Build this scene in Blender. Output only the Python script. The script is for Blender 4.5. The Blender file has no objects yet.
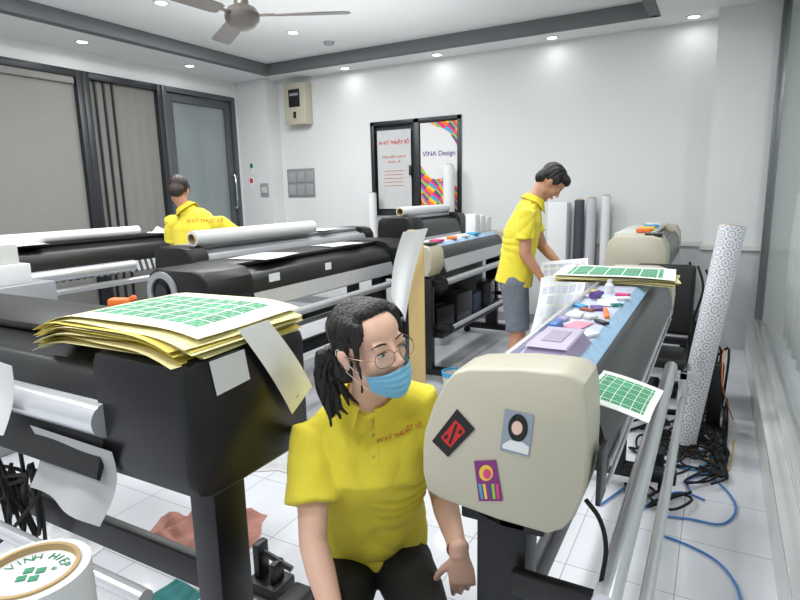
import bpy, bmesh, math, random
from mathutils import Vector, Matrix, noise
from mathutils.bvhtree import BVHTree
V=Vector; rad=math.radians
random.seed(7)
sc=bpy.context.scene
COL=sc.collection
try:
    sc.view_settings.view_transform='Standard'; sc.view_settings.look='None'
except Exception: pass
# ---------------- camera
PSI=rad(29.0); PIT=rad(10.6); ROLL=rad(-1.3); F=575.0
CAMP=V((0,0,1.5))
CR=Matrix.Rotation(PSI,4,'Z')@Matrix.Rotation(rad(90)-PIT,4,'X')@Matrix.Rotation(ROLL,4,'Z')
cd=bpy.data.cameras.new('camera'); cam=bpy.data.objects.new('camera',cd); COL.objects.link(cam)
cam.matrix_world=Matrix.Translation(CAMP)@CR; cd.sensor_width=36; cd.lens=F/800*36; cd.clip_start=.02
sc.camera=cam
FW=V((-math.sin(PSI),math.cos(PSI),0)); RT=V((math.cos(PSI),math.sin(PSI),0)); UP=V((0,0,1))
def ray(px,py): return (CR.to_3x3()@V(((px-400)/F,(300-py)/F,-1)))
def hit(px,py,ax,val):
    d=ray(px,py); i='xyz'.index(ax); t=(val-CAMP[i])/d[i]; return CAMP+d*t
def atd(px,py,f):
    d=ray(px,py); return CAMP+d*(f/d.dot(FW))
# ---------------- materials
def lin(c):
    out=[]
    for v in c:
        v=v/255.0; out.append(v/12.92 if v<=.04045 else ((v+.055)/1.055)**2.4)
    return (*out,1)
MC={}
def M(name,c,rough=.5,metal=0,var=.08,scale=9,bump=0,bscale=60,alpha=1,emit=0,spec=.5,sheen=0,stretch=None):
    if name in MC: return MC[name]
    m=bpy.data.materials.new(name); m.use_nodes=True; nt=m.node_tree; N=nt.nodes; L=nt.links
    b=N['Principled BSDF']; c4=lin(c)
    tc=N.new('ShaderNodeTexCoord'); no=N.new('ShaderNodeTexNoise'); no.inputs['Scale'].default_value=scale; no.inputs['Detail'].default_value=3
    src=tc.outputs['Object']
    if stretch:
        mp=N.new('ShaderNodeMapping'); mp.inputs['Scale'].default_value=stretch; L.new(src,mp.inputs['Vector']); src=mp.outputs['Vector']
    L.new(src,no.inputs['Vector'])
    mx=N.new('ShaderNodeMix'); mx.data_type='RGBA'
    mx.inputs['A'].default_value=(*[v*(1-var) for v in c4[:3]],1); mx.inputs['B'].default_value=(*[min(1,v*(1+var)) for v in c4[:3]],1)
    L.new(no.outputs['Fac'],mx.inputs['Factor']); L.new(mx.outputs['Result'],b.inputs['Base Color'])
    b.inputs['Roughness'].default_value=rough; b.inputs['Metallic'].default_value=metal
    b.inputs['Specular IOR Level'].default_value=spec
    if sheen: b.inputs['Sheen Weight'].default_value=sheen
    if bump:
        n2=N.new('ShaderNodeTexNoise'); n2.inputs['Scale'].default_value=bscale; L.new(src,n2.inputs['Vector'])
        bp=N.new('ShaderNodeBump'); bp.inputs['Strength'].default_value=bump; bp.inputs['Distance'].default_value=.01
        L.new(n2.outputs['Fac'],bp.inputs['Height']); L.new(bp.outputs['Normal'],b.inputs['Normal'])
    if alpha<1: b.inputs['Alpha'].default_value=alpha
    if emit:
        b.inputs['Emission Color'].default_value=c4; b.inputs['Emission Strength'].default_value=emit
    MC[name]=m; return m
def nd(m): return m.node_tree.nodes, m.node_tree.links, m.node_tree.nodes['Principled BSDF']
def floor_mat():
    m=M('floor_tiles',(225,225,228),.07,var=.04,scale=2,spec=.6); N,L,b=nd(m)
    tc=N.new('ShaderNodeTexCoord'); br=N.new('ShaderNodeTexBrick'); br.offset=0
    br.inputs['Color1'].default_value=lin((216,218,223)); br.inputs['Color2'].default_value=lin((211,213,219)); br.inputs['Mortar'].default_value=lin((158,158,160))
    br.inputs['Scale'].default_value=1; br.inputs['Brick Width'].default_value=.4; br.inputs['Row Height'].default_value=.4; br.inputs['Mortar Size'].default_value=.0022
    L.new(tc.outputs['Object'],br.inputs['Vector']); L.new(br.outputs['Color'],b.inputs['Base Color']); return m
def rngn(N,L,o,a,c):
    g=N.new('ShaderNodeMath'); g.operation='GREATER_THAN'; g.inputs[1].default_value=a; L.new(o,g.inputs[0])
    l=N.new('ShaderNodeMath'); l.operation='LESS_THAN'; l.inputs[1].default_value=c; L.new(o,l.inputs[0])
    k=N.new('ShaderNodeMath'); k.operation='MULTIPLY'; L.new(g.outputs[0],k.inputs[0]); L.new(l.outputs[0],k.inputs[1]); return k.outputs[0]
def labelsheet_mat(name,nu,nv,u0,u1,v0,v1,paper,ink,mort=.006,fine=.0022,inner=(150,196,160)):
    m=M(name,paper,.6); N,L,b=nd(m)
    uv=N.new('ShaderNodeUVMap'); br=N.new('ShaderNodeTexBrick'); br.offset=0
    br.inputs['Color1'].default_value=lin(ink); br.inputs['Color2'].default_value=lin(tuple(min(255,int(v*1.25)) for v in ink)); br.inputs['Mortar'].default_value=lin((228,234,224))
    br.inputs['Scale'].default_value=1; br.inputs['Brick Width'].default_value=1/nu; br.inputs['Row Height'].default_value=1/nv; br.inputs['Mortar Size'].default_value=mort; br.inputs['Mortar Smooth'].default_value=0
    L.new(uv.outputs['UV'],br.inputs['Vector'])
    b2=N.new('ShaderNodeTexBrick'); b2.offset=.5; b2.inputs['Color1'].default_value=(1,1,1,1); b2.inputs['Color2'].default_value=(1,1,1,1); b2.inputs['Mortar'].default_value=(0,0,0,1)
    b2.inputs['Scale'].default_value=1; b2.inputs['Brick Width'].default_value=.5/nu; b2.inputs['Row Height'].default_value=.33/nv; b2.inputs['Mortar Size'].default_value=fine
    L.new(uv.outputs['UV'],b2.inputs['Vector'])
    mxx=N.new('ShaderNodeMix'); mxx.data_type='RGBA'; mxx.inputs['A'].default_value=lin(inner); L.new(b2.outputs['Color'],mxx.inputs['Factor']); L.new(br.outputs['Color'],mxx.inputs['B'])
    sp=N.new('ShaderNodeSeparateXYZ'); L.new(uv.outputs['UV'],sp.inputs[0])
    k=N.new('ShaderNodeMath'); k.operation='MULTIPLY'; L.new(rngn(N,L,sp.outputs[0],u0,u1),k.inputs[0]); L.new(rngn(N,L,sp.outputs[1],v0,v1),k.inputs[1])
    mm=N.new('ShaderNodeMix'); mm.data_type='RGBA'; mm.inputs['A'].default_value=lin(paper); L.new(k.outputs[0],mm.inputs['Factor']); L.new(mxx.outputs['Result'],mm.inputs['B'])
    L.new(mm.outputs['Result'],b.inputs['Base Color']); return m
def ring_mat(name):
    m=M(name,(235,235,235),.5); N,L,b=nd(m)
    uv=N.new('ShaderNodeUVMap'); mp=N.new('ShaderNodeMapping'); mp.inputs['Scale'].default_value=(8,24,1); L.new(uv.outputs['UV'],mp.inputs['Vector'])
    vo=N.new('ShaderNodeTexVoronoi'); vo.inputs['Randomness'].default_value=.12; vo.inputs['Scale'].default_value=1; L.new(mp.outputs[0],vo.inputs['Vector'])
    w=N.new('ShaderNodeMath'); w.operation='SINE'; s=N.new('ShaderNodeMath'); s.operation='MULTIPLY'; s.inputs[1].default_value=22
    L.new(vo.outputs['Distance'],s.inputs[0]); L.new(s.outputs[0],w.inputs[0])
    g=N.new('ShaderNodeMath'); g.operation='GREATER_THAN'; g.inputs[1].default_value=.6; L.new(w.outputs[0],g.inputs[0])
    mx=N.new('ShaderNodeMix'); mx.data_type='RGBA'; mx.inputs['A'].default_value=lin((218,218,223)); mx.inputs['B'].default_value=lin((146,148,162)); L.new(g.outputs[0],mx.inputs['Factor'])
    L.new(mx.outputs['Result'],b.inputs['Base Color']); return m
def swirl_mat(name):
    m=M(name,(222,222,222),.6); N,L,b=nd(m)
    def mt(op,a,c=None):
        n=N.new('ShaderNodeMath'); n.operation=op
        for i,x in enumerate((a,c)):
            if x is None: continue
            if isinstance(x,(int,float)): n.inputs[i].default_value=x
            else: L.new(x,n.inputs[i])
        return n.outputs[0]
    uv=N.new('ShaderNodeUVMap'); sp=N.new('ShaderNodeSeparateXYZ'); L.new(uv.outputs['UV'],sp.inputs[0]); u,v=sp.outputs[0],sp.outputs[1]
    f=mt('ADD',mt('ADD',mt('MULTIPLY',u,1.1),mt('MULTIPLY',v,1.9)),mt('MULTIPLY',mt('SINE',mt('ADD',mt('MULTIPLY',u,7.0),mt('MULTIPLY',v,5.0))),.10))
    g=mt('SUBTRACT',mt('MULTIPLY',u,1.3),mt('MULTIPLY',v,2.2))
    fr=mt('FRACT',mt('ADD',mt('MULTIPLY',f,2.3),mt('MULTIPLY',mt('FLOOR',mt('MULTIPLY',g,2.6)),.43)))
    r=N.new('ShaderNodeValToRGB'); r.color_ramp.interpolation='CONSTANT'; cs=[(214,46,120),(235,110,30),(240,190,30),(30,160,205),(214,46,120),(92,60,140),(130,190,50)]
    e=r.color_ramp.elements; e[0].color=lin(cs[0]); e[1].position=1/7; e[1].color=lin(cs[1])
    for i in range(2,7): q=e.new(i/7); q.color=lin(cs[i])
    L.new(fr,r.inputs[0])
    wob=mt('MULTIPLY',mt('SINE',mt('MULTIPLY',u,6.0)),.06)
    low=mt('LESS_THAN',mt('ADD',v,wob),mt('SUBTRACT',.52,mt('MULTIPLY',u,.30))); hi=mt('GREATER_THAN',mt('ADD',v,wob),mt('SUBTRACT',1.20,mt('MULTIPLY',u,.50)))
    k=mt('MAXIMUM',low,hi)
    mm=N.new('ShaderNodeMix'); mm.data_type='RGBA'; mm.inputs['A'].default_value=lin((216,216,216)); L.new(k,mm.inputs['Factor']); L.new(r.outputs[0],mm.inputs['B']); L.new(mm.outputs['Result'],b.inputs['Base Color']); return m
white=M('white_plaster',(211,213,213),.8,var=.02,scale=2); ceil_m=M('ceiling_paint',(226,228,229),.85,var=.015,scale=2)
greyband=M('grey_band_paint',(104,106,108),.7); dkframe=M('dark_aluminium',(46,48,52),.4,.3)
black=M('black_painted_steel',(19,20,23),.38,.1,var=.2); blackp=M('black_plastic',(15,15,17),.42,var=.2); rubber=M('black_rubber',(11,11,11),.8)
dgrey=M('dark_grey_plastic',(36,38,42),.3,var=.12); beige=M('beige_plastic',(186,181,163),.42,var=.04); offw=M('off_white_plastic',(200,200,195),.45,var=.04)
lgrey=M('light_grey_metal',(158,160,164),.4,.2); alu=M('brushed_aluminium',(188,190,194),.32,.45,var=.1,scale=30); chrome=M('chrome',(205,206,210),.15,.95)
silverbar=M('bright_silver_tube',(208,210,214),.2,.45); sill=M('polished_sill_metal',(226,228,228),.12,.35,var=.10,scale=3)
paper=M('white_paper',(220,221,222),.7,var=.03); paper2=M('translucent_film',(182,182,182),.5,var=.06,alpha=.9); yelp=M('yellow_backing_paper',(216,198,96),.65,var=.1,scale=4)
dimpaper=M('dim_white_paper',(196,197,196),.7,var=.03)
yelp2=M('cream_paper',(222,214,160),.65,var=.05)
blue=M('blue_film',(160,194,226),.3,var=.35,scale=38); lav=M('lavender_card',(158,142,176),.5,var=.1); orange=M('orange_plastic',(225,112,42),.4); red=M('red_ink',(196,36,34),.6)
blank=M('black_ink',(18,16,18),.5); yellow=M('yellow_polo_cloth',(230,213,62),.9,var=.07,scale=6,bump=.25,bscale=320,sheen=.1)
skin=M('skin',(224,180,158),.5,var=.06,scale=14,bump=.05,bscale=90); skin2=M('tanned_skin',(190,138,108),.5,var=.07,scale=14)
hairm=M('black_hair',(15,12,12),.42,var=.5,scale=60,bump=.8,bscale=110,stretch=(1,1,.12)); hairb=M('brown_black_hair',(38,26,22),.5,var=.4,scale=60,bump=.4,bscale=90)
trous=M('black_trouser_cloth',(15,15,18),.85,var=.25,bump=.2,bscale=250); denim=M('grey_denim',(112,118,128),.9,var=.2,scale=30); maskb=M('blue_surgical_fabric',(120,182,214),.75,var=.05,bump=.1,bscale=200)
eyew=M('eye_white',(212,204,198),.25); iris=M('dark_iris',(30,18,14),.15); lipm=M('lip',(166,110,92),.5); goldm=M('thin_metal_rim',(120,96,78),.3,.8)
card=M('brown_cardboard',(178,150,108),.75,var=.1); tan=M('pale_board',(200,174,118),.7,var=.08,stretch=(3,3,.5),scale=20)
green=M('green_ink',(40,128,92),.5); shade=M('roller_shade_cloth',(134,134,130),.85,var=.04); curtain_m=M('grey_curtain_cloth',(122,121,117),.85,var=.06)
glass=M('clear_glass',(170,190,184),.05,var=.02,alpha=.14); doorglass=M('door_glass',(136,146,148),.06,var=.2,scale=1.5,alpha=.75)
lens=M('spectacle_lens',(220,225,230),.03,alpha=.10); purple=M('purple_ink',(92,66,136),.5); magenta=M('magenta_ink',(200,64,120),.5); cyan=M('cyan_ink',(60,150,195),.5)
lime=M('lime_ink',(130,190,50),.5); sun=M('sun_yellow_ink',(226,186,60),.5); bluewire=M('blue_cable_jacket',(60,120,190),.45); rag=M('red_brown_cloth',(150,96,84),.95,var=.25,scale=20,bump=.5)
pinkrag=M('faded_pink_cloth',(176,126,114),.95,var=.2,scale=20,bump=.5)
teal=M('teal_cloth',(50,116,116),.9,var=.2); lamp=M('lamp_diffuser',(255,252,245),.5,emit=5); brownf=M('brown_fan_metal',(88,82,78),.35,.3)
stripe=M('striped_platen',(150,152,152),.4,.3)
def striped():
    N,L,b=nd(stripe); tc=N.new('ShaderNodeTexCoord'); w=N.new('ShaderNodeTexWave'); w.bands_direction='X'; w.inputs['Scale'].default_value=5
    r=N.new('ShaderNodeValToRGB'); r.color_ramp.interpolation='CONSTANT'; r.color_ramp.elements[0].color=lin((60,62,64)); r.color_ramp.elements[1].position=.5; r.color_ramp.elements[1].color=lin((185,186,186))
    L.new(tc.outputs['Object'],w.inputs['Vector']); L.new(w.outputs['Fac'],r.inputs[0]); L.new(r.outputs[0],b.inputs['Base Color'])
striped()
# ---------------- mesh builder
ORG={}
def setp(o,label=None,cat=None,group=None,kind=None):
    if label: o['label']=label
    if cat: o['category']=cat
    if group: o['group']=group
    if kind: o['kind']=kind
    return o
def root(name,label,cat,loc,rz=0,group=None):
    o=bpy.data.objects.new(name,None); COL.objects.link(o); o.empty_display_size=.05
    o.location=loc; o.rotation_euler=(0,0,rz); setp(o,label,cat,group)
    ORG[o.name]=Matrix.Translation(V(loc))@Matrix.Rotation(rz,4,'Z'); return o
class MB:
    def __init__(s): s.bm=bmesh.new()
    def box(s,c,sz,rot=None,bev=0,seg=2):
        m=Matrix.Translation(V(c))@(rot.to_4x4() if rot else Matrix())@Matrix.Diagonal((*sz,1))
        r=bmesh.ops.create_cube(s.bm,size=1,matrix=m)
        if bev:
            es={e for v in r['verts'] for e in v.link_edges}
            bmesh.ops.bevel(s.bm,geom=list(es),offset=bev,segments=seg,affect='EDGES',profile=.5)
        return s
    def bb(s,x0,x1,y0,y1,z0,z1,bev=0,seg=2): return s.box(((x0+x1)/2,(y0+y1)/2,(z0+z1)/2),(abs(x1-x0),abs(y1-y0),abs(z1-z0)),None,bev,seg)
    def ring(s,c,ax,ay,n,pw=1.0):
        out=[]
        for i in range(n):
            a=2*math.pi*i/n; ca,sa=math.cos(a),math.sin(a)
            if pw!=1: ca=math.copysign(abs(ca)**pw,ca); sa=math.copysign(abs(sa)**pw,sa)
            out.append(V(c)+ax*ca+ay*sa)
        return out
    def loft(s,rings,cap=True,closed=True):
        vr=[[s.bm.verts.new(p) for p in r] for r in rings]; n=len(vr[0])
        for a,b in zip(vr,vr[1:]):
            for i in range(n if closed else n-1):
                j=(i+1)%n; s.bm.faces.new((a[i],a[j],b[j],b[i]))
        if cap:
            s.bm.faces.new(list(reversed(vr[0]))); s.bm.faces.new(vr[-1])
        return s
    def cyl(s,p0,p1,r,r2=None,n=20):
        p0=V(p0);p1=V(p1); t=(p1-p0).normalized(); ax=t.orthogonal().normalized(); ay=t.cross(ax); r2=r if r2 is None else r2
        return s.loft([s.ring(p0,ax*r,ay*r,n),s.ring(p1,ax*r2,ay*r2,n)])
    def pipe(s,p0,p1,r,ri,n=28):
        p0=V(p0);p1=V(p1); t=(p1-p0).normalized(); ax=t.orthogonal().normalized(); ay=t.cross(ax)
        rs=[s.ring(p0,ax*ri,ay*ri,n),s.ring(p0,ax*r,ay*r,n),s.ring(p1,ax*r,ay*r,n),s.ring(p1,ax*ri,ay*ri,n)]
        return s.loft(rs+[rs[0]],cap=False)
    def tube(s,pts,r,n=8,smooth=3,closed=False):
        pts=[V(p) for p in pts]
        if smooth and len(pts)>2:
            q=[]
            N=len(pts)
            for i in range(N-1):
                p0=pts[max(0,i-1)];p1=pts[i];p2=pts[i+1];p3=pts[min(N-1,i+2)]
                for k in range(smooth):
                    t=k/smooth; q.append(.5*((2*p1)+(p2-p0)*t+(2*p0-5*p1+4*p2-p3)*t*t+(3*p1-p0-3*p2+p3)*t**3))
            q.append(pts[-1]); pts=q
        rings=[]; ax=None
        for i,p in enumerate(pts):
            t=(pts[min(i+1,len(pts)-1)]-pts[max(i-1,0)])
            if t.length<1e-7: t=V((0,0,1))
            t.normalize()
            if ax is None: ax=t.orthogonal().normalized()
            ax=(ax-t*ax.dot(t)); ax=ax.normalized() if ax.length>1e-6 else t.orthogonal().normalized()
            ay=t.cross(ax); rr=r[min(i,len(r)-1)] if isinstance(r,(list,tuple)) else r
            rings.append(s.ring(p,ax*rr,ay*rr,n))
        return s.loft(rings)
    def sweep(s,secs,lat,n=24,pw=1.0,rnd=(True,True)):
        secs=[(V(c),a,b) for c,a,b in secs]
        def ext(c,a,b,t):
            m=min(a,b); return [(c+t*m*math.sin(f),a*math.cos(f),b*math.cos(f)) for f in (rad(30),rad(58),rad(78))]
        t0=(secs[0][0]-secs[1][0]).normalized(); t1=(secs[-1][0]-secs[-2][0]).normalized()
        pre=list(reversed(ext(*secs[0],t0))) if rnd[0] else []; post=ext(*secs[-1],t1) if rnd[1] else []
        S=pre+secs+post; rings=[]
        for i,(c,a,b) in enumerate(S):
            t=(S[min(i+1,len(S)-1)][0]-S[max(i-1,0)][0]).normalized()
            ax=(lat-t*lat.dot(t)).normalized(); ay=t.cross(ax); rings.append(s.ring(c,ax*a,ay*b,n,pw))
        return s.loft(rings)
    def ell(s,c,r,m=None,n=18):
        mm=(m if m else Matrix())@Matrix.Translation(V(c))@Matrix.Diagonal((*r,1))
        bmesh.ops.create_uvsphere(s.bm,u_segments=n,v_segments=max(8,n*2//3),radius=1,matrix=mm); return s
    def lathe(s,c,prof,n=28,axis=None):
        ax,ay,az=V((1,0,0)),V((0,1,0)),V((0,0,1))
        if axis is not None: az=V(axis).normalized(); ax=az.orthogonal().normalized(); ay=az.cross(ax)
        return s.loft([s.ring(V(c)+az*z,ax*r,ay*r,n) for r,z in prof])
    def grid(s,fn,nu,nv):
        uvl=s.bm.loops.layers.uv.verify()
        vs=[[s.bm.verts.new(fn(i/nu,j/nv)) for j in range(nv+1)] for i in range(nu+1)]
        for i in range(nu):
            for j in range(nv):
                f=s.bm.faces.new((vs[i][j],vs[i+1][j],vs[i+1][j+1],vs[i][j+1]))
                for l,(a,b) in zip(f.loops,((i,j),(i+1,j),(i+1,j+1),(i,j+1))): l[uvl].uv=(a/nu,b/nv)
        return s
    def poly(s,pts):
        s.bm.faces.new([s.bm.verts.new(V(p)) for p in pts]); return s
    def solid(s,th):
        bmesh.ops.recalc_face_normals(s.bm,faces=s.bm.faces); bmesh.ops.solidify(s.bm,geom=s.bm.faces[:],thickness=th); return s
    def noise(s,amp,sc_):
        s.bm.normal_update()
        for v in s.bm.verts: v.co+=v.normal*(noise.noise(v.co*sc_)*amp)
        return s
    def remesh(s,vox,sm=3):
        bmesh.ops.recalc_face_normals(s.bm,faces=s.bm.faces)
        bmesh.ops.triangulate(s.bm,faces=[f for f in s.bm.faces if len(f.verts)>4])
        me=bpy.data.meshes.new('t'); s.bm.to_mesh(me); o=bpy.data.objects.new('t',me); COL.objects.link(o)
        r=o.modifiers.new('r','REMESH'); r.mode='VOXEL'; r.voxel_size=vox
        if sm: q=o.modifiers.new('s','SMOOTH'); q.factor=.5; q.iterations=sm
        dg=bpy.context.evaluated_depsgraph_get(); dg.update(); m2=bpy.data.meshes.new_from_object(o.evaluated_get(dg))
        bpy.data.objects.remove(o); s.bm.free(); s.bm=bmesh.new(); s.bm.from_mesh(m2); bpy.data.meshes.remove(m2); bpy.data.meshes.remove(me); return s
    def bvh(s): return BVHTree.FromBMesh(s.bm)
    def build(s,name,mat,parent=None,local=False,label=None,cat=None,group=None,kind=None,ang=35,norm=True):
        bm=s.bm
        if norm: bmesh.ops.recalc_face_normals(bm,faces=bm.faces)
        if parent:
            if not local: bm.transform(ORG[parent.name].inverted())
        else:
            xs=[v.co for v in bm.verts]; lo=V([min(p[i] for p in xs) for i in range(3)]); hi=V([max(p[i] for p in xs) for i in range(3)])
            loc=V(((lo.x+hi.x)/2,(lo.y+hi.y)/2,lo.z)); bm.transform(Matrix.Translation(-loc))
        me=bpy.data.meshes.new(name); bm.to_mesh(me); bm.free()
        for p in me.polygons: p.use_smooth=True
        me.set_sharp_from_angle(angle=rad(ang))
        if mat: me.materials.append(mat)
        o=bpy.data.objects.new(name,me); COL.objects.link(o)
        if parent: o.parent=parent; ORG[o.name]=ORG[parent.name]
        else: o.location=loc; ORG[o.name]=Matrix.Translation(loc)
        return setp(o,label,cat,group,kind)
def frame(right,up,pos):
    r=V(right).normalized(); u=V(up); u=(u-r*u.dot(r)).normalized(); n=r.cross(u)
    return Matrix(((r.x,u.x,n.x,pos[0]),(r.y,u.y,n.y,pos[1]),(r.z,u.z,n.z,pos[2]),(0,0,0,1)))
def text(s_,size,mx,mat,parent,name='lettering',bvh=None,off=.0015,ext=.0004,spacing=1,bold=0):
    cu=bpy.data.curves.new('t','FONT'); cu.body=s_; cu.size=size; cu.extrude=0 if bvh else ext; cu.align_x='CENTER'; cu.align_y='CENTER'; cu.space_character=spacing; cu.offset=bold
    o=bpy.data.objects.new('t',cu); COL.objects.link(o); dg=bpy.context.evaluated_depsgraph_get(); dg.update()
    me=bpy.data.meshes.new_from_object(o.evaluated_get(dg)); bpy.data.objects.remove(o)
    b=MB(); b.bm.from_mesh(me); b.bm.transform(mx)
    if bvh:
        n=V((mx[0][2],mx[1][2],mx[2][2]))
        for v in b.bm.verts:
            h=bvh.ray_cast(v.co+n*.15,-n)
            if h[0]: v.co=h[0]+n*off
    return b.build(name,mat,parent,norm=False)
def wallholes(name,plane,val,th,r,holes,mat):
    a0,a1,z0,z1=r; xs=sorted({a0,a1,*[h[0] for h in holes],*[h[1] for h in holes]}); zs=sorted({z0,z1,*[h[2] for h in holes],*[h[3] for h in holes]})
    b=MB()
    for i in range(len(xs)-1):
        for j in range(len(zs)-1):
            cx=(xs[i]+xs[i+1])/2; cz=(zs[j]+zs[j+1])/2
            if any(h[0]<cx<h[1] and h[2]<cz<h[3] for h in holes): continue
            if plane=='x': b.bb(val,val+th,xs[i],xs[i+1],zs[j],zs[j+1])
            else: b.bb(xs[i],xs[i+1],val,val+th,zs[j],zs[j+1])
    return b.build(name,mat,kind='structure')
# ---------------- room
XL,YB,ZS,ZC=-5.85,6.35,3.0,3.12
MB().bb(-7.6,1.9,-1.6,6.7,-.1,0).build('floor',floor_mat(),kind='structure')
c=MB(); c.bb(XL,1.9,-1.6,YB+.1,ZC,ZC+.08); c.bb(XL,-5.12,-1.6,YB,ZS,ZC-.001); c.bb(-5.12,-.66,5.92,YB,ZS,ZC-.001); c.bb(-.66,1.9,-1.6,YB,ZS,ZC-.001)
c.build('ceiling',ceil_m,kind='structure')
t=MB(); t.bb(-5.12,-5.10,-1.6,5.92,ZS-.004,ZC-.002); t.bb(-5.16,-.62,5.90,5.92,ZS-.004,ZC-.002); t.bb(-.68,-.66,-1.6,5.90,ZS-.004,ZC-.002)
t.bb(-5.2,-5.12,-1.6,5.98,ZS-.006,ZS); t.bb(-5.12,-.6,5.92,5.98,ZS-.006,ZS); t.bb(-.66,-.58,-1.6,5.98,ZS-.006,ZS); t.build('trim_1',greyband,kind='structure')
WX0,WX1,WZ0,WZ1=-3.88,-2.66,1.22,2.36
wallholes('wall_back','y',YB,.15,(XL-.15,1.9,0,ZC),[(WX0,WX1,WZ0,WZ1)],white)
wallholes('wall_left','x',XL-.15,.15,(-1.6,YB,0,ZC),[(1.2,6.05,0,2.8)],white)
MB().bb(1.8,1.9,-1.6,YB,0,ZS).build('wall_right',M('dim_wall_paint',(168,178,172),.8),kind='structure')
MB().bb(XL,-5.32,6.1,YB,0,ZS).build('wall_corner_pillar',white,kind='structure')
MB().bb(-.12,.34,6.02,YB,0,ZS).build('wall_right_pillar',white,kind='structure')
MB().bb(-1.15,-.12,YB-.02,YB,0,.92).bb(-.14,.34,6.0,6.02,0,.92).build('trim_2',M('grey_wainscot',(180,182,184),.6),kind='structure')
MB().bb(-1.15,-.12,YB-.05,YB,.92,.96).bb(-.14,.34,5.97,6.02,.92,.96).build('trim_3',offw,kind='structure')
MB().bb(-5.3,-1.15,YB-.015,YB,0,.1).build('baseboard_back',lgrey,kind='structure')
MB().bb(-7.6,-7.5,.5,7,0,3.2).build('wall_outside',M('outside_wall',(165,172,174),.9,var=.15,scale=1),kind='structure')
w=root('window_1',None,None,((WX0+WX1)/2,YB,WZ0)); w['kind']='structure'
b=MB()
for x0,x1 in ((WX0,WX0+.05),(WX1-.05,WX1),(-3.28,-3.20)): b.bb(x0,x1,YB-.02,YB+.1,WZ0,WZ1,.004)
b.bb(WX0,WX1,YB-.02,YB+.1,WZ1-.05,WZ1,.004); b.bb(WX0,WX1,YB-.02,YB+.1,WZ0,WZ0+.05,.004); b.build('window_frame',dkframe,w)
MB().bb(WX0+.05,WX1-.05,YB+.05,YB+.06,WZ0+.05,WZ1-.05).build('pane',M('window_night_glass',(70,80,86),.1),w)
MB().bb(-3.33,-3.30,YB-.05,YB-.02,1.7,1.82,.004).build('window_handle',dkframe,w)
def poster(label,x0,x1,z0,z1,mat):
    p=root('poster',label,'poster',((x0+x1)/2,YB,z0)); b=MB().grid(lambda u,v:V((x0+(x1-x0)*u,YB-.004,z0+(z1-z0)*v)),2,2); b.solid(.001); b.build('sheet',mat,p); return p
PZ=YB-.0068
def wtext(s_,x,z,size,mat,p,bold=0): text(s_,size,frame((1,0,0),(0,0,1),(x,PZ,z)),mat,p,bold=bold)
p=poster('white poster with red lettering on left pane of back window',-3.79,-3.32,1.30,2.25,M('dull_poster_paper',(186,188,188),.6))
wtext('IN KỸ THUẬT SỐ',-3.555,2.10,.055,red,p,.0012)
for i,s_ in enumerate(('BẢNG HIỆU - DECAL','HIFLEX - PP')): wtext(s_,-3.555,1.93-.06*i,.036,red,p)
b=MB()
for i in range(5): b.bb(-3.70,-3.42-.02*(i%2),PZ-.001,PZ+.001,1.76-.045*i,1.765-.045*i)
b.build('printed_lines',red,p)
p=poster('white poster with multicoloured swirls and purple lettering on right pane',-3.19,-2.71,1.28,2.30,swirl_mat('rainbow_swirl_print'))
wtext('VINA Design',-2.95,1.94,.080,purple,p,.001)
def sideframe(b,y0,y1,z0,z1,t=.07,x0=XL-.12,x1=XL+.02):
    b.bb(x0,x1,y0,y0+t,z0,z1,.004); b.bb(x0,x1,y1-t,y1,z0,z1,.004); b.bb(x0,x1,y0+t,y1-t,z1-t,z1,.004); b.bb(x0,x1,y0+t,y1-t,z0,z0+t,.004)
w=root('window_2',None,None,(XL,2.5,0)); w['kind']='structure'
b=MB(); sideframe(b,1.2,3.90,0,2.8); b.build('window_frame',dkframe,w)
b=MB(); b.bb(XL-.05,XL-.04,1.27,3.83,.07,2.73); b.build('roller_shade',shade,w); MB().bb(XL-.04,XL-.03,2.55,2.57,.07,2.73).build('shade_seam',dkframe,w)
MB().bb(XL-.06,XL-.0,1.3,3.82,2.66,2.73,.01).build('shade_tube',shade,w)
w=root('window_3',None,None,(XL,4.3,0)); w['kind']='structure'
b=MB(); sideframe(b,3.90,4.88,0,2.8)
for y in (4.05,4.15,4.25): b.bb(XL-.04,XL-.02,y,y+.018,.07,2.73)
b.build('window_frame',dkframe,w)
MB().grid(lambda u,v:V((XL-.05+.003*math.sin(u*40),3.97+u*.84,.07+v*2.66)),80,2).build('curtain',curtain_m,w)
w=root('door_1',None,None,(XL,5.45,0)); w['kind']='structure'
b=MB(); sideframe(b,4.88,6.05,0,2.8,.06); sideframe(b,4.95,5.98,.02,2.73,.09,XL-.09,XL-.01); b.build('door_frame',M('grey_door_metal',(84,88,92),.4,.3),w)
MB().bb(XL-.055,XL-.045,5.04,5.89,.11,2.64).build('pane',doorglass,w)
MB().tube([(XL+.0,5.93,1.35),(XL+.05,5.93,1.37),(XL+.05,5.93,1.75),(XL,5.93,1.77)],.012,8).build('door_handle',chrome,w)
MB().bb(.285,.33,-1.2,6.0,0,.24,.006).build('trim_4',M('white_kerb',(216,215,211),.25),kind='structure')
MB().bb(.275,.44,-1.2,6.0,.24,.265,.004).bb(.345,.40,-1.2,6.0,.265,.32,.004).build('trim_5',sill,kind='structure')
w=root('window_4',None,None,(.37,3,.3)); w['kind']='structure'
b=MB(); b.bb(.34,.40,5.9,5.96,.32,ZS,.004)
b.bb(.345,.395,-1.2,6.0,ZS-.06,ZS); b.build('window_frame',M('grey_aluminium',(110,114,116),.35,.5),w)
MB().bb(.366,.372,-1.2,5.95,.32,ZS-.06).build('pane',glass,w)
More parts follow.
